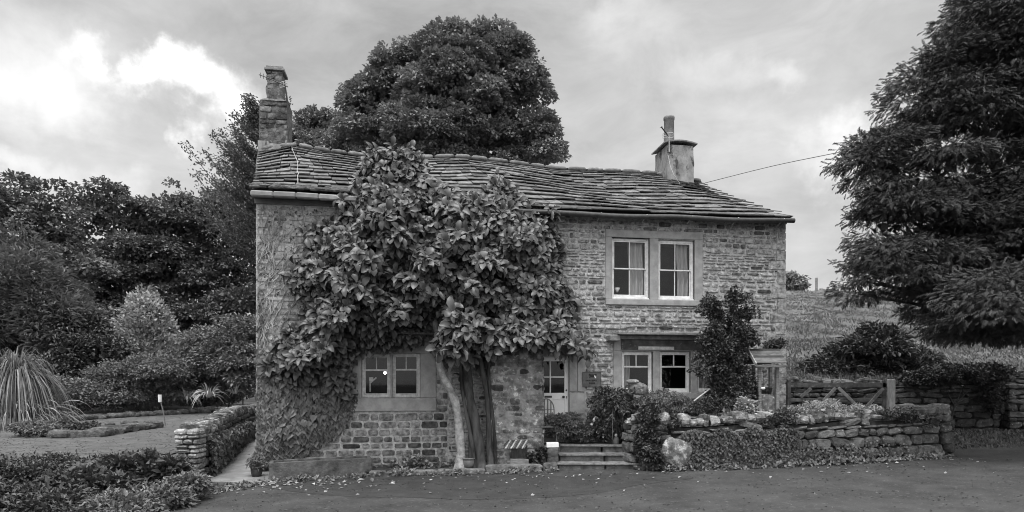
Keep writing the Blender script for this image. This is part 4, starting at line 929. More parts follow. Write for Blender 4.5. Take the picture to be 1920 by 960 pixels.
# iron garden chair back beside door
t = thing('garden_chair', 'arched metal garden chair seen beside the door behind pier', 'chair', (HL(S(1027, .6), .6, .675)))
sc = S(1027, .6); ch_ = lambda ds, dn, z: HL(sc + ds, .6 + dn, z)
mb = MB(); th = np.linspace(0, math.pi, 14); zb = Z(1027, 748, .6)
arch = [ch_(.2 * math.cos(a_), -.2, zb - .28 + .28 * math.sin(a_)) for a_ in th]; tube(mb, [ch_(.2, -.2, .7)] + arch + [ch_(-.2, -.2, .7)], .014, 6)
for x in (-.12, -.04, .04, .12): bar(mb, ch_(x, -.2, 1.12), ch_(x, -.2, zb - .28 + .28 * math.sqrt(1 - (x / .2) ** 2)), .03, .012, up=(0, 1, 0))
for z_ in (1.3, 1.42, 1.52): bar(mb, ch_(-.19, -.2, z_), ch_(.19, -.2, z_), .02, .012)
build(mb, 'backrest', M['lead'], t)
mb = MB(); cbox(mb, ch_(0, 0, 1.12), EH * .2, -NH * .2, UZ * .012); build(mb, 'seat', M['lead'], t)
for ds, dn in ((-.18, -.18), (.18, -.18), (-.18, .18), (.18, .18)):
    mb = MB(); tube(mb, [ch_(ds, dn, .68), ch_(ds, dn, 1.11)], .012); build(mb, 'leg', M['lead'], t)
# ornaments
def orn(name, label, c, r, m, k=2.3, flat=(1, 1, 1)):
    mb = MB(); stones(mb, [c], [(r * flat[0], 0, 0)], [(0, r * flat[1], 0)], [(0, 0, r * flat[2])], k, .06, 1, R, hi=True)
    return tag(build(mb, name, m, smooth=True, loc=c - np.array([0, 0, r * flat[2]])), label, 'ornament')
t = thing('bird_ornament', 'small white bird ornament tilted beside the straw filled planter', 'ornament', W(1113, 798, 16.1))
mb = MB(); stones(mb, [W(1114, 788, 15.95)], [(.06, 0, .09)], [(0, .05, 0)], [(-.035, 0, .03)], 2.1, .03, 1, R, hi=True); stones(mb, [W(1109, 796, 15.92)], [(.04, 0, 0)], [(0, .04, 0)], [(0, 0, .035)], 2, .02, 1, R, hi=True); build(mb, 'body', M['white'], t, smooth=True)
orn('float_ball', 'tiny white ball in middle of the straw draped planter', W(1156, 762, 15.75), .035, M['white'])
t = thing('gnome_figure', 'tiny stone figure with white head standing on terrace edge', 'ornament', W(1155, 835, 15.85))
mb = MB(); lathe2(mb, W(1155, 835, 15.85), [(.0, 0), (.075, 0), (.07, .12), (.05, .2), (.0, .21)], 12); build(mb, 'body', M['clay'], t, smooth=True)
mb = MB(); stones(mb, [W(1155, 816, 15.85)], [(.035, 0, 0)], [(0, .035, 0)], [(0, 0, .04)], 2, .02, 1, R, hi=True); build(mb, 'head', M['white'], t, smooth=True)
# ring handled mossy urn under the window
t = thing('mossy_urn', 'mossy stone urn with ring handle below the window', 'ornament', W(1190, 745, 15.6))
mb = MB(); stones(mb, [W(1196, 728, 15.6)], [(.22, 0, -.03)], [(0, .16, 0)], [(0, 0, .17)], 2.4, .10, .9, R, hi=True); stones(mb, [W(1186, 716, 15.55)], [(.14, 0, 0)], [(0, .12, 0)], [(0, 0, .06)], 2.4, .10, 1.2, R, hi=True); build(mb, 'body', M['capstone'], t, smooth=True)
mb = MB(); th = np.linspace(-2.6, 2.0, 16); cc_ = W(1181, 729, 15.38); tube(mb, [cc_ + np.array([.11 * math.sin(a_), 0, -.11 * math.cos(a_)]) for a_ in th], .02, 7); build(mb, 'handle', M['iron'], t, smooth=True)
# leaning stick
mb = MB(); tube(mb, [W(1301, 752, 15.7), W(1331, 729, 15.9)], .018, 6); tag(build(mb, 'garden_cane', M['gatepost'], loc=W(1301, 752, 15.7)), 'pale stick leaning in front of the holly', 'stick')
# roofed shelter at the house corner
YS = 15.75
t = thing('roofed_shelter', 'little timber shelter with boarded pitched roof at house corner', 'shelter', W(1440, 770, YS))
Q = lambda px, py, dy=0: W(px, py, YS) + np.array([0, dy, 0])
for (px_, dy) in ((1424, 0), (1459, .05), (1430, .6), (1463, .6)):
    mb = MB(); bar(mb, Q(px_, 775, dy), Q(px_, 683, dy), .075, .075, up=(0, 1, 0)); build(mb, 'post', M['timber'], t)
mb = MB(); rz, ez = Q(1440, 656)[2], Q(1440, 683)[2]; x0, x1 = Q(1413, 0)[0], Q(1470, 0)[0]
for sg in (-1, 1):
    for k_ in range(4):
        f0, f1 = k_ / 4, (k_ + 1.15) / 4; yc = YS + .3; p0 = np.array([0, yc + sg * .5 * f0, rz - (rz - ez) * f0 * 1.0]); p1 = np.array([0, yc + sg * .5 * f1, rz - (rz - ez) * f1]); off = UZ * (.02 + .02 * (3 - k_) * 0)
        c_ = (p0 + p1) / 2 + off + UZ * .03 * (k_ % 2); cbox(mb, (x0 + (x1 - x0) / 2 + .06 * 0 + R.uniform(-.02, .02), c_[1], c_[2]), ((x1 - x0) / 2, 0, 0), (p1 - p0) / 2 + np.array([0, 0, -.012]) * 1, nz(np.cross((1, 0, 0), p1 - p0)) * .014, tone=[.18, .5, .2, .6][k_])
build(mb, 'roof', M['timber'], t)
mb = MB(); 
for sg in (-1, 1): bar(mb, (x0 - .03, YS + .3, rz + .02), (x0 - .03, YS + .3 + sg * .55, ez - .02), .03, .09, tone=1.3)
bar(mb, (x0 - .03 - .0, YS - .2, ez - .05), (x1, YS - .2, ez - .05), .03, .06, tone=.6)
build(mb, 'barge_board', M['timber'], t)
mb = MB(); stones(mb, [Q(1442, 762, .3)], [(.26, 0, 0)], [(0, .25, 0)], [(0, 0, .3)], 4, .07, .9, R, hi=True); build(mb, 'stone_base', M['pier'], t, smooth=True)
t2 = thing('hanging_basket', 'dark curved basket hanging inside the timber shelter', 'basket', Q(1440, 735, .3))
mb = MB(); th = np.linspace(math.pi, 2 * math.pi, 10)
for a_ in np.linspace(0, math.pi, 7)[:-1]: tube(mb, [Q(1440, 728, .3) + np.array([.2 * math.cos(x) * math.cos(a_), .2 * math.cos(x) * math.sin(a_), .22 * math.sin(x)]) for x in th], .012, 5)
lathe2(mb, Q(1440, 728, .3), [(.2, -.01), (.215, 0), (.2, .02)], 16); lathe2(mb, Q(1440, 728, .3), [(.0, -.2), (.12, -.17), (.18, -.07), (.19, 0), (0, .01)], 14)
tube(mb, [Q(1440, 728, .3), Q(1440, 690, .3)], .006, 4); build(mb, 'basket', M['iron'], t2)
orn('bird_ornament', 'small white bird ornament on the shelter front post', Q(1428, 728, -.08), .055, M['white'], flat=(1, .8, .6))
# gate
t = thing('field_gate', 'old dark five bar timber gate with diagonal braces', 'gate', W(1570, 770, 18.5))
G = lambda px, py, dy=0: W(px, py, 18.5) + np.array([0, dy, 0])
mb = MB(); bar(mb, G(1478, 722), G(1660, 722), .07, .13, tone=1.1); [bar(mb, G(1480, y_), G(1658, y_), .03, .09, tone=R.uniform(.7, 1.2)) for y_ in (750, 764, 778)]; build(mb, 'rail', M['gatewood'], t)
for x0_, y0_, x1_, y1_, d_, t_ in [(1543, 752, 1566, 727, -.03, 2.2), (1570, 727, 1612, 768, -.06, 2.6), (1622, 765, 1655, 728, -.03, 2.2), (1500, 745, 1520, 728, -.03, 1.6)]:
    mb = MB(); bar(mb, G(x0_, y0_, d_), G(x1_, y1_, d_), .03, .09, tone=t_); build(mb, 'brace', M['gatewood'], t)
mb = MB(); bar(mb, G(1479, 785), G(1479, 712), .10, .09, up=(0, 1, 0)); build(mb, 'stile', M['gatewood'], t); mb = MB(); bar(mb, G(1657, 785), G(1657, 714), .09, .07, up=(0, 1, 0)); build(mb, 'stile', M['gatewood'], t)
mb = MB(); bar(mb, G(1670, 790), G(1671, 711), .17, .15, up=(0, 1, 0), ch=.012); o = build(mb, 'gate_post', M['gatepost'], loc=G(1670, 790)); tag(o, 'pale square timber post at right of the gate', 'post')
# lawn stake light
t = thing('garden_light', 'thin stake light with white head on the lawn', 'garden light', W(309, 797, 20.5))
mb = MB(); tube(mb, spline([W(310, 798, 20.5), W(307, 775, 20.5), W(301, 753, 20.5)], 6), .018, 6); build(mb, 'stake', M['lead'], t)
mb = MB(); tube(mb, [W(300, 754, 20.5), W(300, 740, 20.5)], [.05, .06], 8); build(mb, 'head', M['white'], t)
# hill post and small far tree
mb = MB(); tube(mb, [W(1531, 550, 61.5), W(1531, 521, 61.5)], .13, 6); tag(build(mb, 'fence_post', M['timber'], loc=W(1531, 550, 61.5)), 'lone fence post standing on hill crest', 'post')
# lit bulb, sill ornaments
c = HL(S(722, -.5), -.5, Z(722, 699, -.5)); t = thing('ceiling_lamp', 'lit round lamp inside the lower left window', 'lamp', c)
mb = MB(); stones(mb, [c], [(.036, 0, 0)], [(0, .036, 0)], [(0, 0, .036)], 2, 0, 1, R, hi=True); build(mb, 'bulb', M['bulb'], t, smooth=True)
mb = MB(); tube(mb, [c + UZ * .04, (c[0], c[1], 3.28)], .006, 4); build(mb, 'flex', M['iron'], t)
t = thing('window_ornament', 'pale angular ornament on sill of lower left window', 'ornament', HL(S(696, -.2), -.2, Z(696, 735, -.2)))
o_ = lambda px, py: HL(S(px, -.22), -.22, Z(px, py, -.22))
mb = MB(); bar(mb, o_(694, 735), o_(694, 708), .03, .035, up=(0, 1, 0)); bar(mb, o_(693, 719), o_(706, 708), .03, .07, up=(0, 1, 0)); cbox(mb, o_(696, 711), EH * .05, -NH * .015, UZ * .05); build(mb, 'figure', M['oldpaint'], t)
c = HL(S(1157, -.22), -.22, Z(1157, 548, -.22)); t = thing('window_bowl', 'small white bowl on sill of upper left sash', 'bowl', c); mb = MB(); lathe2(mb, c, [(0, 0), (.03, 0), (.04, .04), (.08, .11), (.07, .11), (0, .03)], 14); build(mb, 'bowl', M['white'], t, smooth=True)

# ------------------------------------------------------------------ planting on the house
def inpoly(P, poly):
    poly = np.asarray(poly, float); x, y = P[:, 0], P[:, 1]; ins = np.zeros(len(P), bool); j = len(poly) - 1
    for i in range(len(poly)):
        xi, yi = poly[i]; xj, yj = poly[j]
        c = ((yi > y) != (yj > y)) & (x < (xj - xi) * (y - yi) / (yj - yi + 1e-9) + xi); ins ^= c; j = i
    return ins
def polydist(P, poly):
    poly = np.asarray(poly, float); d = np.full(len(P), 1e9)
    for a_, b_ in zip(poly, np.roll(poly, -1, 0)):
        ab = b_ - a_; t_ = np.clip(((P - a_) @ ab) / (ab @ ab), 0, 1); d = np.minimum(d, np.linalg.norm(P - a_ - t_[:, None] * ab, axis=1))
    return d
def samp(poly, n, rng):
    poly = np.asarray(poly, float); lo, hi = poly.min(0), poly.max(0); out = []
    while len(out) < n:
        p = rng.uniform(lo, hi, (n * 2, 2)); out += list(p[inpoly(p, poly)])
    return np.array(out[:n])
magp = [(690, 300), (720, 288), (770, 292), (800, 312), (820, 350), (855, 385), (885, 365), (935, 345), (985, 380), (1025, 402), (1038, 430), (1052, 470), (1045, 505), (1075, 550), (1070, 595), (1090, 630), (1098, 655), (1050, 643), (1000, 632), (960, 645), (915, 640), (880, 672), (835, 672), (815, 650), (842, 612), (818, 610), (800, 632), (778, 640), (740, 652), (700, 655), (668, 645), (660, 690), (650, 740), (625, 735), (600, 715), (540, 715), (500, 690), (515, 650), (560, 612), (575, 560), (540, 525), (565, 490), (585, 445), (628, 405), (645, 378), (672, 345)]
mag = thing('magnolia_tree', 'large leaved magnolia trained over the cottage front', 'tree', W(861, 878, 15.3))
mb = MB()
trk = [W(861, 885, 15.25), W(863, 838, 15.25), W(862, 795, 15.25), W(850, 748, 15.2), W(832, 705, 15.1), W(822, 665, 15.2), W(817, 610, 15.7), W(805, 520, 15.9), W(795, 430, 15.95)]
tube(mb, spline(trk, 60) + np.stack([.02 * np.sin(np.linspace(0, 21, 60)), 0 * np.arange(60), 0 * np.arange(60)], 1), np.interp(np.linspace(0, 1, 60), [0, .04, .1, .5, 1], [.17, .13, .105, .085, .05]) * (1 + .10 * np.sin(np.linspace(0, 47, 60)) * np.sin(np.linspace(0, 13, 60))), 14, 1)
tube(mb, spline([trk[3], W(842, 700, 15.35), W(870, 640, 15.5)], 10), np.linspace(.06, .03, 10), 8)
build(mb, 'trunk', M['palebark'], mag, smooth=True); mb = MB()
for tg in [(600, 580), (560, 520), (650, 480), (700, 400), (730, 330), (900, 620), (1050, 620), (1000, 540), (960, 440), (930, 380), (880, 500), (1020, 480), (740, 470), (860, 660)]:
    st = spline(trk, 26)[R.integers(18, 25)]; e_ = W(tg[0], tg[1], HY(tg[0], .3)); m_ = (st + e_) / 2 + R.normal(0, .15, 3)
    tube(mb, spline([st, m_, e_], 9), np.linspace(.04, .012, 9), 6)
build(mb, 'branches', M['darkbark'], mag, smooth=True)
def whorls(mb, poly, n, rng, nmin, nmax, L, Wd, per=8, edge=90., holes=(), tfac=1., bulge=None):
    P2 = samp(poly, n, rng); d = polydist(P2, poly)
    for hx, hy, hr in holes:
        k_ = ((P2[:, 0] - hx) / hr[0]) ** 2 + ((P2[:, 1] - hy) / hr[1]) ** 2 > 1; P2, d = P2[k_], d[k_]
    n = len(P2); lump = .5 + .5 * np.sin(P2[:, 0] * .055 + 2 * np.sin(P2[:, 1] * .03)) * np.sin(P2[:, 1] * .065 + 1)
    surf = nmin + (nmax - nmin) * sst(d / edge) * (.35 + .65 * lump); nn_ = np.where(rng.random(n) < .72, surf * rng.uniform(.85, 1.05, n), surf * rng.uniform(.2, .85, n)) + .05
    # centre of each whorl, found on its own depth layer
    C = np.array([W(p[0], p[1], HY(p[0], q)) for p, q in zip(P2, nn_)])
    ax = nz(np.stack([rng.normal(0, .5, n), -rng.uniform(.5, 1.2, n), rng.uniform(.0, .7, n)], 1))
    cnt = per; C = np.repeat(C, cnt, 0); ax = np.repeat(ax, cnt, 0); m = len(C)
    th = (np.tile(np.arange(cnt), n) + rng.uniform(-.3, .3, m)) / cnt * 2 * math.pi + np.repeat(rng.uniform(0, 6.28, n), cnt)
    u = nz(np.cross(ax, UZ)); v = np.cross(u, ax); rad = u * np.cos(th)[:, None] + v * np.sin(th)[:, None]
    lay = rng.uniform(.1, .9, m)[:, None]; A = nz(rad * (1.0) + ax * lay * .8 + np.array([0, 0, -1.]) * rng.uniform(.15, .75, m)[:, None]); Nn = nz(ax * 1.2 - rad * .35 * lay + UZ * .55 + rng.normal(0, .22, (m, 3)))
    leaves(mb, 'big', C + A * .03 + rng.normal(0, .025, (m, 3)), A, Nn, L * rng.uniform(.45, 1.3, m), Wd * rng.uniform(.6, 1.25, m), rng.uniform(.6, 1.35, m) * tfac, rng)
mb = MB()
whorls(mb, magp, 2300, R, .15, 1.6, .215, .145, 8, 75, holes=[(700, 470, (20, 11))])
whorls(mb, [(885, 625), (960, 600), (1050, 600), (1095, 640), (1108, 668), (1060, 662), (1000, 652), (930, 662), (890, 660)], 110, R, 1.25, 1.6, .24, .135, 8, 20)
whorls(mb, [(810, 350), (850, 385), (900, 360), (930, 420), (850, 450), (800, 400)], 60, R, .6, 1.1, .26, .15, 8, 20)
whorls(mb, [(830, 575), (880, 570), (920, 600), (890, 650), (880, 675), (835, 675), (820, 655), (835, 620)], 60, R, 1.3, 1.7, .26, .15, 8, 20)
# stray tips above the crown
for tx, ty in [(694, 290), (712, 280), (768, 285), (735, 283), (850, 365), (930, 335), (1030, 395), (640, 380), (575, 440), (865, 700), (840, 680), (905, 690), (1105, 660)]:
    whorls(mb, [(tx - 7, ty - 7), (tx + 7, ty - 7), (tx + 7, ty + 7), (tx - 7, ty + 7)], 2, R, .3, .8, .22, .11, 6, 5)
build(mb, 'crown', M['L_mag'], mag, smooth=True)
t = thing('old_trunk', 'thick dark leaning trunk beside the porch pier', 'tree trunk', W(905, 882, 15.2))
mb = MB()
for (bx, tx, r0, r1, yo) in [(905, 868, .13, .08, 0), (884, 880, .06, .05, .15), (922, 903, .07, .045, .05), (893, 856, .05, .035, -.05), (930, 916, .04, .03, .1)]:
    m_ = 16; f_ = np.linspace(0, 1, m_); px_ = bx + (tx - bx) * f_ + 5 * np.sin(f_ * 7 + bx) * f_; P = np.array([W(x_, 892 - 255 * q_, 15.2 + yo + .25 * q_ + .05 * math.sin(9 * q_ + bx)) for x_, q_ in zip(px_, f_)])
    tube(mb, spline(P, 40), np.interp(np.linspace(0, 1, 40), [0, .08, 1], [r0 * 1.35, r0, r1]) * (1 + .12 * np.sin(np.linspace(0, 31, 40) + bx)) , 12)
build(mb, 'trunk', M['darkbark'], t, smooth=True)
# ivy on lower left wall
ivp = [(482, 655), (540, 640), (600, 668), (655, 690), (668, 745), (650, 790), (625, 820), (590, 835), (560, 858), (520, 850), (500, 868), (484, 880)]
ivy = thing('wall_ivy', 'dense ivy covering the lower left corner of the wall', 'climbing plant', HL(S(500), .1, .1), HROT)
def ivyleaves(mb, poly, n, rng, nlo, nhi, L, Wd, edge=40):
    P2 = samp(poly, n, rng); d = polydist(P2, poly); nn_ = nlo + (nhi - nlo) * np.clip(d / edge, .1, 1) * rng.uniform(.3, 1, n)
    C = np.array([HL(S(p[0], q), q, Z(p[0], p[1], q)) for p, q in zip(P2, nn_)]); m = n
    A = nz(np.array([0, 0, -1.]) * 1.2 + EH * rng.normal(0, .45, m)[:, None] + NH * rng.uniform(.1, .6, m)[:, None]); Nn = nz(NH * 1.0 + UZ * rng.uniform(.1, .9, m)[:, None] + rng.normal(0, .25, (m, 3)))
    leaves(mb, 'ivy', C, A, Nn, L * rng.uniform(.6, 1.25, m), Wd * rng.uniform(.7, 1.2, m), rng.uniform(.4, 1.75, m), rng)
mb = MB(); ivyleaves(mb, ivp, 3300, R, .03, .24, .15, .15); 
gv = [(484, 560), (500, 600), (500, 650), (484, 660)]; ivyleaves(mb, gv, 60, R, .02, .06, .10, .09)
build(mb, 'foliage', M['L_ivy'], ivy, smooth=False)
# bare climbing stems on the left wall
mb = MB()
def vine(p0, ang, n, r, rng, branch=2):
    px, py = p0; pts = []; 
    for k_ in range(n):
        pts.append(HL(S(px), .035 + .01 * math.sin(k_), Z(px, py))); ang += rng.normal(0, .32); ang = .85 * ang; px += 9 * math.sin(ang); py -= 9 * math.cos(ang)
        if px < 483: px = 483; ang = .4
        if py < 388 or px > 700: break
    if len(pts) > 2: tube(mb, spline(pts, len(pts) * 2), np.linspace(r, r * .4, len(pts) * 2), 5, rng.uniform(.5, 1.5))
for k_ in range(80):
    vine((R.choice([R.uniform(483, 520), R.uniform(483, 640)]), R.uniform(430, 720)), R.normal(.15, .5), R.integers(8, 34), R.uniform(.004, .012), R)
for k_ in range(10): vine((483 + R.uniform(0, 10), 700), 0.02, 38, R.uniform(.008, .02), R)
build(mb, 'stem', M['vine'], ivy)
mb = MB(); P2 = samp([(483, 400), (640, 385), (560, 520), (520, 640), (483, 650)], 140, R); C = np.array([HL(S(p[0]), .04, Z(*p)) for p in P2])
leaves(mb, 'quad', C, nz(R.normal(0, 1, (140, 3))), nz(NH + R.normal(0, .4, (140, 3))), .06, .05, R.uniform(.5, 1.3, 140), R); build(mb, 'sparse_leaves', M['L_ivy'], ivy)

# ------------------------------------------------------------------ generic plants
def plant(name, label, cat, base, blobs, n, per, cr, ll, lw, m, kind='quad', stem=.03, group=None, fork=None, barkm='bark', bg=None, **kw):
    t = thing(name, label, cat, base, group=group); mb = MB()
    if bg: boughs(mb, blobs, bg[0], bg[1], bg[2], ll, lw, R, kind=kind, **kw)
    else: foliage(mb, blobs, n, per, cr, ll, lw, R, kind=kind, **kw)
    build(mb, 'crown' if cat == 'tree' else 'foliage', m, t)
    if stem:
        mb = MB(); limbs(mb, base, fork if fork is not None else np.array(base) * .5 + np.array([blobs[0][0], blobs[0][1], blobs[0][2]]) * .5, blobs, stem, R, 3 if cat == 'tree' else 1)
        build(mb, 'trunk' if cat == 'tree' else 'stem', M[barkm], t, smooth=True)
    return t
def gb(px, Y, z=None): X = wpx(px, Y); return np.array([X, Y, z if z is not None else float(ground_h(np.array([X]), np.array([float(Y)]))[0]) - .05])
# big tree behind the house
Yt = 32.
bl = [Bl(868, 124, Yt, 78, 68), Bl(770, 160, Yt, 72, 60), Bl(942, 150, Yt, 66, 62), Bl(712, 200, Yt, 56, 46), Bl(965, 215, Yt, 60, 66), Bl(850, 220, Yt, 110, 90), Bl(1000, 250, Yt, 46, 44), Bl(720, 255, Yt, 72, 50), Bl(880, 290, Yt, 110, 50), Bl(915, 88, Yt, 34, 26), Bl(690, 165, Yt, 22, 18), Bl(850, 160, Yt - 1.5, 80, 80), Bl(810, 250, Yt - 1.5, 90, 60), Bl(1010, 285, Yt, 34, 26)]
bl = [(*b_[:4], b_[4] * .55, b_[5]) for b_ in bl]
plant('sycamore_tree', 'huge rounded broadleaf tree rising behind the roof', 'tree', gb(860, Yt), bl, 0, 0, 0, .20, .15, M['L_tree'], stem=.5, fork=W(860, 300, Yt), bg=(235, .66, 560), core=.04, void=.95, vs=1.1, flat=.72, low=-.3)
bl = [Bl(600, 268, 36, 52, 36), Bl(645, 255, 36, 42, 30), Bl(568, 280, 36, 30, 32), Bl(690, 270, 36, 45, 36), Bl(640, 300, 35, 70, 30)]
plant('sycamore_tree', 'lower rounded tree just right of the left chimney', 'tree', gb(610, 36), bl, 0, 0, 0, .21, .16, M['L_tree'], stem=.3, fork=W(610, 330, 36), bg=(110, .62, 420), core=.08, flat=.7)
# woods at left
def wood(label, px, Y, blobs, n, m='L_wood', name='woodland_tree', ll=.24, per=22, cr=.50, **kw):
    blobs = [(*b_[:4], b_[4] * .5, b_[5]) for b_ in blobs]
    return plant(name, label, 'tree', gb(px, Y), blobs, n, per, cr, ll, ll * .75, M[m], stem=.28, fork=W(px, 560, Y), group='woodland trees left of the cottage', bg=(n // 14, .72, 300), core=.05, void=1.0, vs=1.2, flat=.65, hi=1.12)
wood('leafy tree at the far left edge above pampas grass', 50, 34, [Bl(60, 400, 34, 72, 62), Bl(-20, 400, 34, 80, 70), Bl(30, 480, 34, 110, 80), Bl(100, 430, 34, 40, 34), Bl(0, 560, 34, 120, 90), Bl(130, 560, 33, 70, 80)], 1500, inner=.2)
wood('dark round headed tree second from left edge', 200, 40, [Bl(195, 385, 40, 45, 48), Bl(230, 440, 40, 75, 60), Bl(170, 470, 40, 55, 60), Bl(240, 540, 40, 90, 80), Bl(150, 580, 39, 80, 80), Bl(215, 365, 40, 25, 25)], 1450)
wood('dark tree in middle of the wood behind the cone shaped conifer', 310, 41, [Bl(305, 400, 41, 60, 50), Bl(350, 440, 41, 65, 70), Bl(290, 480, 41, 70, 60), Bl(330, 550, 41, 90, 70), Bl(270, 600, 40, 80, 60)], 1450)
wood('dark tree of the wood nearest the cottage gable', 420, 42, [Bl(420, 440, 42, 60, 65), Bl(455, 500, 42, 70, 90), Bl(400, 520, 42, 70, 60), Bl(450, 600, 40, 60, 50), Bl(480, 450, 42, 55, 70), Bl(350, 620, 40, 60, 40)], 1400)
# feathery larch with open rising branches
t = thing('feathery_tree', 'feathery open tree with rising branches left of gable', 'tree', gb(450, 38), group='woodland trees left of the cottage')
mb = MB(); tk = MB(); base = gb(515, 38); top = W(500, 205, 38)
tube(tk, spline([base, W(508, 420, 38), top], 12), np.linspace(.3, .03, 12), 8)
for k_ in range(110):
    f = R.uniform(.42, .99); p = base + (top - base) * f; sd = R.choice([-1, -1, -1, 1]); ln = (1.08 - f) * 6.4 * R.uniform(.5, 1.1) + .5
    e_ = p + np.array([sd * ln * .85, R.normal(0, ln * .5), ln * R.uniform(.45, 1.0)]); m_ = (p + e_) / 2 - UZ * .15 * ln; P = spline([p, m_, e_], 12); tube(tk, P, np.linspace(.05, .01, 12), 4)
    q = np.repeat(P[2:], 24, 0) + R.normal(0, .17, (10 * 24, 3)) * np.array([1, 1, .6]); mm = len(q); d_ = nz(e_ - p)
    leaves(mb, 'quad', q, nz(d_ + R.normal(0, .6, (mm, 3))), nz(UZ + R.normal(0, .5, (mm, 3))), .19 * R.uniform(.6, 1.2, mm), .09, R.uniform(.7, 1.2, mm), R)
build(mb, 'crown', M['L_wood'], t); build(tk, 'trunk', M['bark'], t)
# cone conifer
t = thing('cone_conifer', 'pale cone shaped conifer at back of the garden', 'tree', gb(280, 29))
mb = MB(); n = 850; f = 1 - np.sqrt(R.random(n)); zt_, zb_ = W(272, 535, 29)[2], 1.6; cx_ = wpx(280, 29)
th = R.uniform(0, 2 * math.pi, n); rr = (.10 + 1.62 * (1 - f) ** .75 * np.where(f < .12, .85 + f, 1)) * R.uniform(.85, 1.05, n); rr *= 1 + .10 * np.sin(th * 5 + f * 22)
C = np.stack([cx_ + rr * np.cos(th) - .15 * f, 29 + rr * np.sin(th), zb_ + (zt_ - zb_) * f], 1); O = np.stack([np.cos(th), np.sin(th), .5 + 0 * th], 1); ct = R.uniform(.5, 1.5, n)
per = 36; P = np.repeat(C, per, 0) + R.normal(0, .12, (n * per, 3)); O = np.repeat(O, per, 0); m = n * per
leaves(mb, 'quad', P, nz(O * .7 + R.normal(0, .5, (m, 3)) + UZ * .3), nz(O * .5 + UZ * .7 + R.normal(0, .5, (m, 3))), .20 * R.uniform(.6, 1.2, m), .10, np.repeat(ct, per) * R.uniform(.85, 1.15, m), R)
build(mb, 'crown', M['L_con'], t); mb = MB(); tube(mb, [gb(280, 29), (cx_, 29, 5.6)], [.14, .03], 8); build(mb, 'trunk', M['bark'], t)
# pampas
def blades(mb, c, n, L, r0, rng, kind='blade', wid=.03, spread=1.0, arch=True, tlo=.6, thi=1.4, up=.8, droop=.9):
    th = rng.uniform(0, 2 * math.pi, n); el = rng.uniform(.15, 1.2, n) * spread; d = np.stack([np.cos(th) * np.sin(el), np.sin(th) * np.sin(el), np.cos(el)], 1)
    for k_ in range(n):
        l = L * rng.uniform(.55, 1.1); p0 = np.array(c) + np.array([math.cos(th[k_]), math.sin(th[k_]), 0]) * r0 * rng.random(); h = np.array([d[k_][0], d[k_][1], 0]); m_ = 7; tt_ = np.linspace(0, 1, m_)
        P = p0 + np.outer(tt_, d[k_]) * l - (np.outer(tt_ ** 2.2, UZ) * l * droop * (el[k_] + .2) if arch else 0); s_ = nz(np.cross(d[k_], UZ) + rng.normal(0, .3, 3)) * wid * rng.uniform(.6, 1.3)
        wv = np.array([.6, 1, 1, .9, .7, .4, .05])[:, None]; V = np.concatenate([P - s_ * wv, P + s_ * wv]); i = np.arange(m_ - 1); mb.add(V, np.stack([i, i + 1, i + 1 + m_, i + m_], 1), rng.uniform(tlo, thi))
t = thing('pampas_grass', 'tall arching pampas grass at left edge of the lawn', 'grass clump', gb(45, 20.3)); mb = MB()
blades(mb, W(28, 795, 20.3) + UZ * 1.3, 1300, 2.4, .4, R, wid=.016, spread=.72, tlo=.2, thi=1.1, droop=1.9); blades(mb, W(26, 795, 20.3) + UZ * .2, 500, 2.0, .9, R, wid=.018, spread=1.0, droop=.8)
build(mb, 'blades', M['L_gr'], t)
# shrubs behind the lawn
def shrub(label, blobs, n, m='L_shr', ll=.12, per=14, cr=.22, name='garden_shrub', group='garden shrubs behind the lawn', cat='shrub', lw=None, **kw):
    b = blobs[0]; kw.pop('hi', None); bgr = max(cr * 1.25, .1); return plant(name, label, cat, np.array([b[0], b[1], max(float(ground_h(np.array([b[0]]), np.array([b[1]]))[0]), 0) - .02]), blobs, n, per, cr, ll, lw or ll * .6, M[m], stem=.03, group=group, bg=(max(n // 7, 12), bgr, int(per * 8)), core=.15, **kw)
shrub('pale feathery shrub mass above the pampas grass', [Bl(40, 560, 27, 80, 70), Bl(-30, 600, 27, 80, 90), Bl(95, 610, 27, 60, 70), Bl(40, 490, 28, 40, 45)], 1500, 'L_shr', .30, 12, .36, lw=.07, flat=1.2, spread=.4)
shrub('broad shrub between pampas grass and cone conifer', [Bl(140, 640, 27, 60, 45), Bl(190, 670, 26.5, 50, 35), Bl(110, 690, 26, 50, 40)], 500, 'L_dark', .17, cr=.3)
shrub('leafy shrub against the gable edge behind garden', [Bl(455, 640, 27, 45, 45), Bl(470, 690, 26.5, 40, 40), Bl(440, 690, 27, 40, 30)], 600, 'L_shr', .16, cr=.28)
shrub('rounded shrub right of cone conifer under the rail', [Bl(385, 645, 28, 38, 30), Bl(410, 680, 27.5, 50, 30), Bl(350, 680, 27.5, 35, 30)], 500, 'L_shr', .15, cr=.28)
shrub('low dark shrub under the cone conifer', [Bl(290, 700, 26, 60, 28), Bl(220, 710, 25.5, 50, 26)], 650, 'L_shr', .12)
shrub('low spreading plants left of the stake light', [Bl(150, 745, 24, 50, 24), Bl(220, 745, 25, 45, 24), Bl(100, 740, 23, 40, 26)], 800, 'L_shr', .11, per=12)
shrub('low pale leaved border plants behind stake light', [Bl(300, 738, 27, 50, 24), Bl(260, 752, 26.5, 40, 16)], 520, 'L_pal', .12, per=10)
shrub('low border plants at right end by the garden bank', [Bl(430, 735, 28, 45, 20), Bl(380, 745, 28, 40, 18)], 520, 'L_shr', .12, per=10)
mb = MB(); bar(mb, W(345, 652, 27.2), W(400, 656, 27.2), .05, .07); tag(build(mb, 'garden_rail', M['gatepost'], loc=W(372, 654, 27.2)), 'pale wooden rail right of the cone conifer', 'rail')
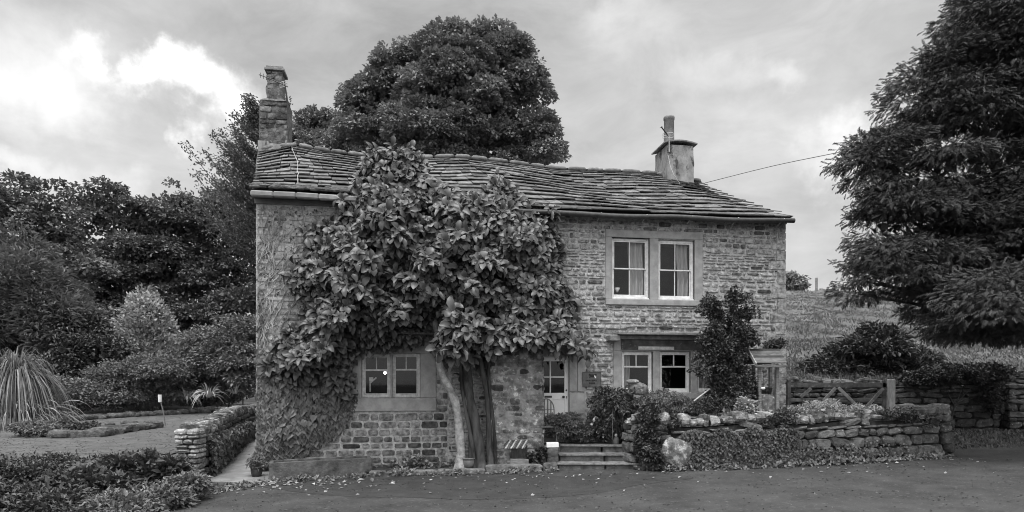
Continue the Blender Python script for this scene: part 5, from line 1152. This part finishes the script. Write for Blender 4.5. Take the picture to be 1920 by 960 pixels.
for px_, py_, L_, n_, lab in [(392, 745, 1.1, 60, 'taller clump of sword leaved plant in border'), (350, 748, .9, 45, 'shorter clump of sword leaved plant in border'), (440, 738, .8, 30, 'sword leaved plant nearest the gable in border')]:
    t = thing('sword_plant', lab, 'plant', W(px_, py_, 26), group='sword leaved plants in the border'); mb = MB(); blades(mb, W(px_, py_, 26), n_, L_, .1, R, wid=.03, spread=.8, tlo=.8, thi=1.8); build(mb, 'blades', M['L_gr'], t)
shrub('dark undergrowth at foot of the wood on far left', [Bl(0, 690, 33, 70, 34), Bl(90, 695, 33, 60, 30), Bl(160, 690, 33, 60, 34)], 900, 'L_dark', .22, cr=.45, group='undergrowth below the wood')
shrub('dark undergrowth at foot of the wood behind cone conifer', [Bl(240, 690, 33, 60, 34), Bl(320, 690, 33, 60, 34), Bl(400, 690, 33, 60, 34), Bl(470, 690, 33, 50, 34)], 1100, 'L_dark', .22, cr=.45, group='undergrowth below the wood')
# border edging stones behind lawn
mb = MB(); n = 70; xs = np.linspace(95, 475, n); C = []; 
for px_ in xs:
    Yb = np.interp(px_, [95, 300, 475], [21.9, 25.3, 28.0]); c = W(px_, 0, Yb); c[2] = lawnZ(Yb) + .07; C.append(c + R.normal(0, .05, 3) * [1, 1, .4])
sz = R.uniform(.06, .15, (n, 1)); stones(mb, C, np.array([[1, .3, 0]]) * sz * 1.5, np.array([[0, 1, 0]]) * sz, np.array([[0, 0, 1]]) * sz * .8, 3, .12, R.uniform(.5, 1.2, n), R)
tag(build(mb, 'border_edging', M['dstone'], smooth=True, loc=C[0]), 'row of low edging stones behind the lawn', 'edging')
# island bed
t = thing('rockery_bed', 'curved rock edged bed in middle of the lawn', 'rockery', W(180, 815, 17.8)); mb = MB(); C = []
for px_ in np.linspace(110, 286, 30):
    Yb = np.interp(px_, [110, 190, 286], [17.3, 17.6, 20.0]); c = W(px_, 0, Yb); c[2] = lawnZ(Yb) + .07; C.append(c + R.normal(0, .03, 3))
for px_ in np.linspace(60, 280, 7):
    Yb = np.interp(px_, [60, 280], [19.3, 21.2]); c = W(px_, 0, Yb); c[2] = lawnZ(Yb) + .05; C.append(c)
for c in C:
    q = R.uniform(.09, .2); mb = MB(); stones(mb, [c], [(q * 1.3, .2 * q, 0)], [(0, q, 0)], [(0, 0, q * .7)], 4, .12, R.uniform(.5, 1.2), R); build(mb, 'rock', M['dstone'], t)
mb = MB(); mb.poly([(W(60, 0, 17.9)[0], 17.6, lawnZ(18) + .05), (W(190, 0, 17.7)[0], 17.7, lawnZ(18) + .05), (W(286, 0, 20)[0], 20, lawnZ(20) + .05), (W(280, 0, 21)[0], 21, lawnZ(21) + .05), (W(60, 0, 19.5)[0], 19.5, lawnZ(19.5) + .05)]); build(mb, 'soil', M['soil'], t)
shrub('low mound of pale plants at left end of rockery', [Bl(70, 805, 17.8, 40, 12), Bl(110, 808, 17.6, 25, 10)], 260, 'L_shr', .09, per=10, cr=.1)
shrub('dark cushion plant beside rockery stones', [Bl(160, 806, 17.9, 22, 11), Bl(125, 803, 18.1, 20, 10)], 160, 'L_dark', .08, per=10, cr=.08)
# bank planting lower left
n_b = 0
for lab, bls, n, mt, ll in [
  ('dense dark ground cover shrub beside the stone pier', [Bl(290, 897, 13.3, 50, 30), Bl(240, 892, 13.2, 45, 26), Bl(315, 896, 13.2, 30, 26)], 1100, 'L_dark', .17),
  ('broad leaved mound at foot of the bank', [Bl(200, 922, 12.0, 55, 24), Bl(150, 917, 12.0, 50, 26), Bl(250, 944, 11.8, 45, 22)], 1000, 'L_dark', .14),
  ('shrub at the left end of the bank', [Bl(60, 902, 12.5, 65, 30), Bl(0, 912, 12.3, 60, 34), Bl(100, 887, 13.2, 50, 22)], 1100, 'L_dark', .09),
  ('low leafy plants at bottom left corner', [Bl(40, 953, 10.8, 70, 26), Bl(120, 953, 10.8, 60, 22), Bl(-30, 948, 10.6, 60, 30)], 1000, 'L_dark', .10),
  ('low plants along the lane edge below the bank', [Bl(220, 958, 10.9, 60, 18), Bl(300, 943, 11.6, 45, 16), Bl(350, 911, 12.4, 30, 12)], 800, 'L_shr', .10),
  ('shrub along top of bank under the lawn edge', [Bl(180, 880, 13.6, 60, 14), Bl(100, 878, 13.6, 60, 14), Bl(20, 874, 13.6, 50, 14)], 600, 'L_dark', .09)]:
    shrub(lab, bls, n, mt, ll, per=10, cr=.13, name='bank_shrub', group='shrubs on the bank', hi=1.15)
for px_, py_, Yg, L_, n_, lab in [(130, 895, 12.6, .45, 26, 'thin dry grass tuft standing among bank shrubs at left'), (250, 925, 11.8, .35, 20, 'thin grass tuft low on the bank near the boulder'), (325, 905, 12.9, .5, 24, 'upright grass tuft against the stone pier')]:
    t = thing('grass_tuft', lab, 'grass clump', W(px_, py_, Yg), group='grass tufts on the bank'); mb = MB(); blades(mb, W(px_, py_, Yg), n_, L_, .12, R, wid=.008, spread=.6, tlo=.8, thi=1.8); build(mb, 'blades', M['L_gr'], t)
mb = MB(); c = W(195, 948, 11.0); stones(mb, [c], [(.28, 0, 0)], [(0, .2, 0)], [(0, 0, .13)], 2.6, .1, 1, R, hi=True); tag(build(mb, 'bank_boulder', M['pier'], smooth=True, loc=c), 'rounded rock among plants at the lane edge', 'boulder')

mb = MB(); n = 2600; u = R.random(n) ** 1.2; Yv = 14.9 + 7 * u; X = wallX(Yv) + .32 + R.uniform(-.04, .12, n); C = np.stack([X, Yv, .1 + .9 * R.random(n) ** .8], 1)
leaves(mb, 'ivy', C, nz(np.array([.3, -.3, -1]) + R.normal(0, .5, (n, 3))), nz(np.array([1, -.5, .6]) + R.normal(0, .4, (n, 3))), .11 * R.uniform(.6, 1.3, n), .09, R.uniform(.3, 1.3, n), R)
tag(build(mb, 'creeping_ivy', M['L_dark'], loc=C[0]), 'dark growth hanging on path side of lawn wall', 'climbing plant')
# plants at steps, terrace, garden wall
shrub('cushion conifer spilling over terrace left of the steps', [Bl(1062, 800, 16.1, 38, 22), Bl(1088, 812, 16.1, 28, 18), Bl(1040, 800, 16.1, 24, 18)], 800, 'L_shr', .06, per=12, cr=.08, name='terrace_shrub', group='plants by the steps')
shrub('small leafy plant between slate shelter and white block', [Bl(1012, 860, 15.35, 15, 20), Bl(1000, 868, 15.35, 14, 12)], 130, 'L_dark', .10, per=8, cr=.06, name='terrace_shrub', group='plants by the steps')
t = thing('straw_planter', 'dead straw draped planter standing right of the door', 'planter', W(1150, 828, 16.15)); mb = MB()
c = W(1150, 745, 16.15); blades(mb, c - UZ * .12, 110, .5, .34, R, wid=.010, spread=1.35, tlo=.15, thi=1.2, droop=1.3); blades(mb, W(1193, 757, 16.0), 170, .36, .14, R, wid=.016, spread=1.5, tlo=.8, thi=1.7, droop=1.3); build(mb, 'straw', M['L_gr'], t)
mb = MB(); lathe2(mb, W(1150, 832, 16.15), [(0, 0), (.22, 0), (.3, .5), (.34, .95), (.3, .95), (0, .9)], 18); build(mb, 'pot', M['darkbark'], t, smooth=True)
mb = MB(); foliage(mb, [Bl(1150, 752, 16.15, 38, 22), Bl(1135, 785, 16.1, 28, 32), Bl(1172, 798, 16.1, 28, 26), Bl(1160, 765, 16.0, 36, 30)], 620, 10, .1, .09, .05, R); build(mb, 'foliage', M['L_dark'], t)
shrub('leafy climber tumbling over the wall end beside steps', [Bl(1224, 805, 14.95, 24, 36), Bl(1225, 845, 14.8, 26, 32), Bl(1222, 786, 15.1, 24, 24), Bl(1245, 790, 15.0, 25, 22)], 900, 'L_dark', .085, per=11, cr=.09, name='garden_plant', group='plants on the garden wall')
shrub('fine leaved bush under the lower window', [Bl(1225, 765, 15.6, 38, 22), Bl(1262, 762, 15.7, 30, 20), Bl(1240, 750, 15.8, 30, 16)], 600, 'L_shr', .05, per=12, cr=.08, name='garden_plant', group='plants on the garden wall')
shrub('pale fleshy leaved plant on wall below holly', [Bl(1395, 768, 15.4, 32, 16), Bl(1375, 778, 15.3, 22, 12), Bl(1420, 775, 15.3, 18, 10)], 200, 'L_pal', .10, per=7, cr=.07, name='garden_plant', group='plants on the garden wall', lw=.08)
shrub('low plant left of the roofed shelter foot', [Bl(1345, 760, 15.8, 35, 12), Bl(1310, 768, 15.7, 28, 10)], 240, 'L_dark', .06, per=12, cr=.07, name='garden_plant', group='plants on the garden wall')
shrub('dark cushion plant spilling over middle of garden wall', [Bl(1470, 782, 15.0, 26, 12), Bl(1450, 790, 14.9, 16, 12)], 170, 'L_dark', .06, per=10, cr=.07, name='garden_plant', group='plants on the garden wall')
shrub('leafy sprawl over right end of garden wall', [Bl(1665, 775, 15.5, 30, 10), Bl(1700, 782, 15.5, 22, 10), Bl(1740, 790, 15.6, 16, 12)], 200, 'L_dark', .06, per=10, cr=.07, name='garden_plant', group='plants on the garden wall')
shrub('grey silvery mound growing over wall in front of gate', [Bl(1570, 765, 15.4, 45, 9), Bl(1520, 766, 15.4, 40, 10), Bl(1620, 768, 15.6, 30, 7)], 260, 'L_pal', .05, per=12, cr=.07, name='garden_plant', group='plants on the garden wall')
# holly
hb_ = [Bl(1372, 730, 16.0, 38, 32), Bl(1345, 700, 16.0, 14, 26), Bl(1360, 680, 16.0, 27, 36), Bl(1345, 632, 16.0, 13, 30), Bl(1383, 628, 16.0, 14, 34), Bl(1366, 620, 16.2, 9, 30), Bl(1310, 668, 16, 10, 8), Bl(1312, 700, 15.9, 12, 7), Bl(1407, 640, 16, 9, 12), Bl(1376, 575, 16.0, 7, 26), Bl(1328, 582, 16.0, 9, 16), Bl(1350, 590, 16.0, 9, 20), Bl(1403, 585, 16.0, 8, 22), Bl(1390, 655, 16, 13, 24), Bl(1318, 640, 16, 12, 8), Bl(1390, 715, 16, 14, 24)]
plant('holly_bush', 'tall dark prickly bush against the wall right of windows', 'shrub', np.array([wpx(1362, 16.0), 16.0, 1.0]), hb_, 2100, 11, .09, .075, .05, M['L_dark'], stem=.06, bg=(170, .12, 100), flat=1.3, tv=.35, hi=1.25, core=.12)
# wall ivy on garden wall face
mb = MB(); n = 8200; u = R.random(n); px_ = 1280 + 215 * u + np.where(R.random(n) < .12, R.uniform(0, 230, n), 0); py_ = 878 - (px_ - 1280) * .05 - 68 * R.random(n) ** 1.15 * np.where(px_ > 1500, .45, 1) + 5 * np.sin(px_ * .11)
Yv = np.full(n, 14.7)
for _ in range(5): Yv = np.interp((px_ - 960) * Yv / F, [3, 3.5, 5.5, 8, 10.25], [14.72, 14.52, 14.66, 15.05, 15.6]) 
Yv = Yv - R.uniform(-.04, .08, n); C = np.stack([(px_ - 960) * Yv / F, Yv, EYE + (HOR - py_) * Yv / F], 1); C[:, 2] = np.maximum(C[:, 2], zr(C[:, 0]) + .02)
leaves(mb, 'ivy', C, nz(np.array([0, -.3, -1]) + R.normal(0, .5, (n, 3))), nz(np.array([0, -1, .6]) + R.normal(0, .4, (n, 3))), .06 * R.uniform(.6, 1.3, n), .055, R.uniform(.35, 2.0, n), R)
tag(build(mb, 'creeping_ivy', M['L_dark'], loc=C[0]), 'small leaved ivy creeping over garden wall face', 'climbing plant')
# ground fringe plants along wall foot & kerb
def fringe(label, pts, n, ll, m, w=.12, h=.1, name='verge_plants', kind='quad'):
    P = np.asarray(pts, float); seg = np.concatenate([[0], np.cumsum(np.linalg.norm(np.diff(P, axis=0), axis=1))]); s = R.uniform(0, seg[-1], n); s = s + .25 * np.sin(s * 5)
    C = np.stack([np.interp(s, seg, P[:, 0]), np.interp(s, seg, P[:, 1]), np.zeros(n)], 1) + np.stack([R.normal(0, w, n), R.normal(0, w, n), np.zeros(n)], 1); amp = .5 + .5 * np.sin(s * 3.1) * np.sin(s * 1.3 + 1)
    C[:, 2] = np.maximum(zr(C[:, 0]), np.where(np.ones(n) > 0, ground_h(C[:, 0], C[:, 1]), 0)) + .01 + h * R.random(n) * amp
    mb = MB(); leaves(mb, kind, C, nz(R.normal(0, 1, (n, 3)) + UZ * .2), nz(UZ + np.array([0, -.5, 0]) + R.normal(0, .5, (n, 3))), ll * R.uniform(.5, 1.3, n), ll * .6, R.uniform(.5, 1.5, n), R)
    return tag(build(mb, name, m), label, 'plants', kind='stuff')
fringe('leafy weeds and fallen leaves along foot of garden wall', [(2.9, 14.75), (3.4, 14.5), (5.5, 14.6), (8, 14.95), (10.2, 15.55)], 3000, .10, M['L_shr'], .08, .16)
fringe('weeds growing along the kerb and in the bed', [(-3.1, 14.95), (-1.5, 14.85), (0, 14.86), (.9, 14.86)], 900, .09, M['L_shr'], .10, .14)
fringe('weeds in the bed at foot of the house wall', [(-2.9, 15.65), (-1.5, 15.6), (-.4, 15.6)], 800, .12, M['L_shr'], .14, .35)
fringe('weeds at the foot of the stone trough', [(-5.2, 14.4), (-4, 14.6), (-3.0, 15.0)], 700, .07, M['L_shr'], .06, .10)
fringe('weeds and litter at lane edge below the bank', [(-8.5, 8.9), (-6.9, 10.7), (-6.3, 12.4), (-5.9, 13.6), (-5.3, 14.3)], 2200, .11, M['L_shr'], .16, .10)
# leaf litter on the road
def litter(label, mb_pts, n, ll, tone):
    C = mb_pts; n = len(C); C[:, 2] = zr(C[:, 0]) + .018; mb = MB(); leaves(mb, 'quad', C, nz(np.stack([R.normal(0, 1, n), R.normal(0, 1, n), R.normal(0, .12, n)], 1)), nz(UZ + R.normal(0, .25, (n, 3))), ll * R.uniform(.4, 1.2, n), ll * .6, R.uniform(.5, tone, n), R)
    tag(build(mb, 'fallen_leaves', M['L_dry']), label, 'leaves', kind='stuff')
n = 200; q = np.stack([R.uniform(-6, 11, n), 14.9 - np.abs(R.normal(0, 1.0, n)) - .35, np.zeros(n)], 1); q[:, 1] += np.where(q[:, 0] < -4, -.4, 0) + .06 * np.maximum(q[:, 0], 0); litter('pale dry leaves scattered over the lane', q, n, .10, 1.6)
n = 60; q = np.stack([R.normal(-4.2, .9, n), 14.1 + R.normal(0, .25, n), np.zeros(n)], 1); litter('cluster of pale dry leaves on tarmac before the trough', q, n, .15, 2.0)
n = 160; q = np.stack([R.uniform(-7, 14, n), R.uniform(7, 14.5, n), np.zeros(n)], 1); litter('tiny dark scraps dotted over the lane', q, n, .045, .9)

n = 3500; yy = 14.8 - 5.2 * R.random(n); xx = R.uniform(-.62, .95, n) * yy; k_ = (yy < edgeY(xx) - .3) & (R.random(n) < .35 + .65 * (np.sin(xx * 1.3 + 2 * np.sin(yy * 1.7)) > .2)); xx, yy = xx[k_], yy[k_]; n = len(xx); q = R.uniform(.006, .020, n)[:, None]
mb = MB(); P = np.stack([xx, yy, zr(xx) + .012], 1); leaves(mb, 'quad', P, nz(R.normal(0, 1, (n, 3)) * [1, 1, .05]), nz(UZ + R.normal(0, .25, (n, 3))), q[:, 0] * 2.4, q[:, 0] * 2, R.choice([.12, .2, .3, .5], n), R)
tag(build(mb, 'road_grit', M['L_dry']), 'loose grit and small chippings on the lane', 'gravel', kind='stuff')
# right background shrubs, hill, far tree
rb = [Bl(1640, 670, 24, 55, 35), Bl(1600, 690, 24, 50, 30), Bl(1650, 640, 24, 25, 22), Bl(1690, 690, 24, 45, 28), Bl(1560, 705, 23.5, 40, 20), Bl(1720, 700, 23, 30, 20)]
plant('laurel_bush', 'dark pointed leaved bush growing behind the gate', 'shrub', gb(1640, 24), rb, 1100, 11, .25, .26, .09, M['L_dark'], stem=.05, bg=(70, .42, 130), tv=.3, hi=1.2, core=.15, stretch=1.2)
for px_, hh in ((1640, 625), (1610, 640), (1665, 618), (1590, 650), (1700, 650)): pass
shrub('ivy and brambles hanging over top of dark field wall', [Bl(1790, 705, 20.6, 60, 14), Bl(1850, 700, 20.4, 35, 14), Bl(1740, 712, 20.8, 40, 14), Bl(1855, 740, 20.5, 12, 30)], 900, 'L_dark', .11, per=11, cr=.14, name='wall_brambles', group='growth on the field walls')
shrub('small fern plants growing on top of corner shelter', [Bl(1450, 650, 16.9, 14, 8), Bl(1462, 645, 16.9, 8, 8)], 60, 'L_dark', .07, per=8, cr=.05, name='roof_fern', group='growth on the field walls')
bl = [Bl(1490, 530, 66, 18, 13), Bl(1480, 522, 66, 10, 8), Bl(1500, 526, 66, 9, 8)]
plant('hill_tree', 'small hazy round tree on the hill crest', 'tree', W(1487, 556, 66), bl, 170, 9, .5, .34, .22, M['L_shr'], stem=.14, fork=W(1488, 543, 66), inner=.1)
# hill tussocks: fine grass (stuff)
n = 26000; yy = 22 + 42 * R.random(n) ** 1.5; xx = R.uniform(.28, .82, n) * yy; k_ = (xx > 5); xx, yy = xx[k_], yy[k_]; n = len(xx)
dens = np.sin(xx * .9 + 1.7 * np.sin(yy * .35)) * np.sin(yy * 1.1 + xx * .3); k_ = R.random(n) < .62 + .35 * dens; xx, yy = xx[k_], yy[k_]; n = len(xx)
C = np.stack([xx, yy, ground_h(xx, yy) - .02], 1); per = 4; C = np.repeat(C, per, 0) + R.normal(0, .10, (n * per, 3)) * [1, 1, .1]; m = n * per
mb = MB(); leaves(mb, 'quad', C, nz(UZ + R.normal(0, .6, (m, 3))), nz(np.array([0, -1, .2]) + R.normal(0, .3, (m, 3))), .20 * R.uniform(.4, 1.1, m), .05, R.uniform(.45, .85, m), R)
tag(build(mb, 'hill_grass', M['L_gr']), 'coarse grass tussocks on the hillside', 'grass', kind='stuff')
# verge at right
n = 5000; xx = R.uniform(10.7, 20, n); yy = R.uniform(17.0, 20.6, n); C = np.stack([xx, yy, ground_h(xx, yy) + .0], 1)
mb = MB(); leaves(mb, 'quad', C, nz(UZ + R.normal(0, .8, (n, 3))), nz(np.array([0, -1, .4]) + R.normal(0, .4, (n, 3))), .13 * R.uniform(.4, 1.3, n), .05, R.uniform(.2, .8, n), R)
tag(build(mb, 'verge_grass', M['L_gr']), 'short dark weeds on verge below field walls', 'grass', kind='stuff')

# ------------------------------------------------------------------ the yew at right
t = thing('yew_tree', 'great dark yew tree overhanging from the right edge', 'tree', (14.3, 16.6, .4))
Yy = 16.2
yb = [Bl(1750, 330, Yy, 110, 100), Bl(1900, 300, Yy, 175, 210), Bl(1700, 430, Yy, 85, 60), Bl(1655, 490, Yy, 55, 26), Bl(1790, 480, Yy, 130, 90), Bl(1900, 520, Yy, 130, 90), Bl(1800, 200, Yy, 80, 110), Bl(1880, 90, Yy, 90, 110), Bl(1990, 60, Yy, 160, 200), Bl(1675, 310, Yy, 48, 52), Bl(1785, 135, Yy, 36, 40), Bl(2050, 400, Yy, 200, 220), Bl(1850, 590, Yy, 90, 40), Bl(1770, 560, Yy, 60, 35), Bl(1930, 560, Yy - 2, 110, 60), Bl(1632, 360, Yy, 22, 26), Bl(1630, 300, Yy, 20, 26), Bl(1610, 525, Yy, 30, 14), Bl(1625, 555, Yy, 30, 16), Bl(1950, 0, Yy, 120, 140), Bl(1830, 600, Yy - .8, 80, 36), Bl(1910, 600, Yy - .6, 80, 40), Bl(1720, 500, Yy - .6, 60, 40)]
mb = MB(); yv = [(b_[0], b_[1], b_[2], b_[3], min(b_[4], .75), b_[5]) for b_ in yb if b_[0] / b_[1] < .80]; yr = [b_ for b_ in yb if b_[0] / b_[1] >= .80]
boughs(mb, yv, 400, .36, 210, .17, .14, R, flat=.5, kind='spray', stretch=1.5, droop=.35, spread=.45, up=.9, out=.5, low=-.4, core=.02, hi=1.12, keep=.85, tv=.25, lenv=(.5, 1.5), void=1.05, vs=.62)
boughs(mb, yr, 190, .6, 200, .18, .15, R, flat=.5, kind='spray', stretch=1.3, droop=.35, core=.06, spread=.45)
build(mb, 'crown', M['L_yew'], t)
mb = MB(); base = np.array([14.3, 16.6, .3]); tube(mb, [base, (14.1, 16.6, 2.5)], [.6, .45], 12); limbs(mb, (14.1, 16.6, 2.2), (13.9, 16.6, 3.4), [b for b in yb if b[0] / b[1] < .75], .18, R, 1, 6); build(mb, 'trunk', M['darkbark'], t, smooth=True)
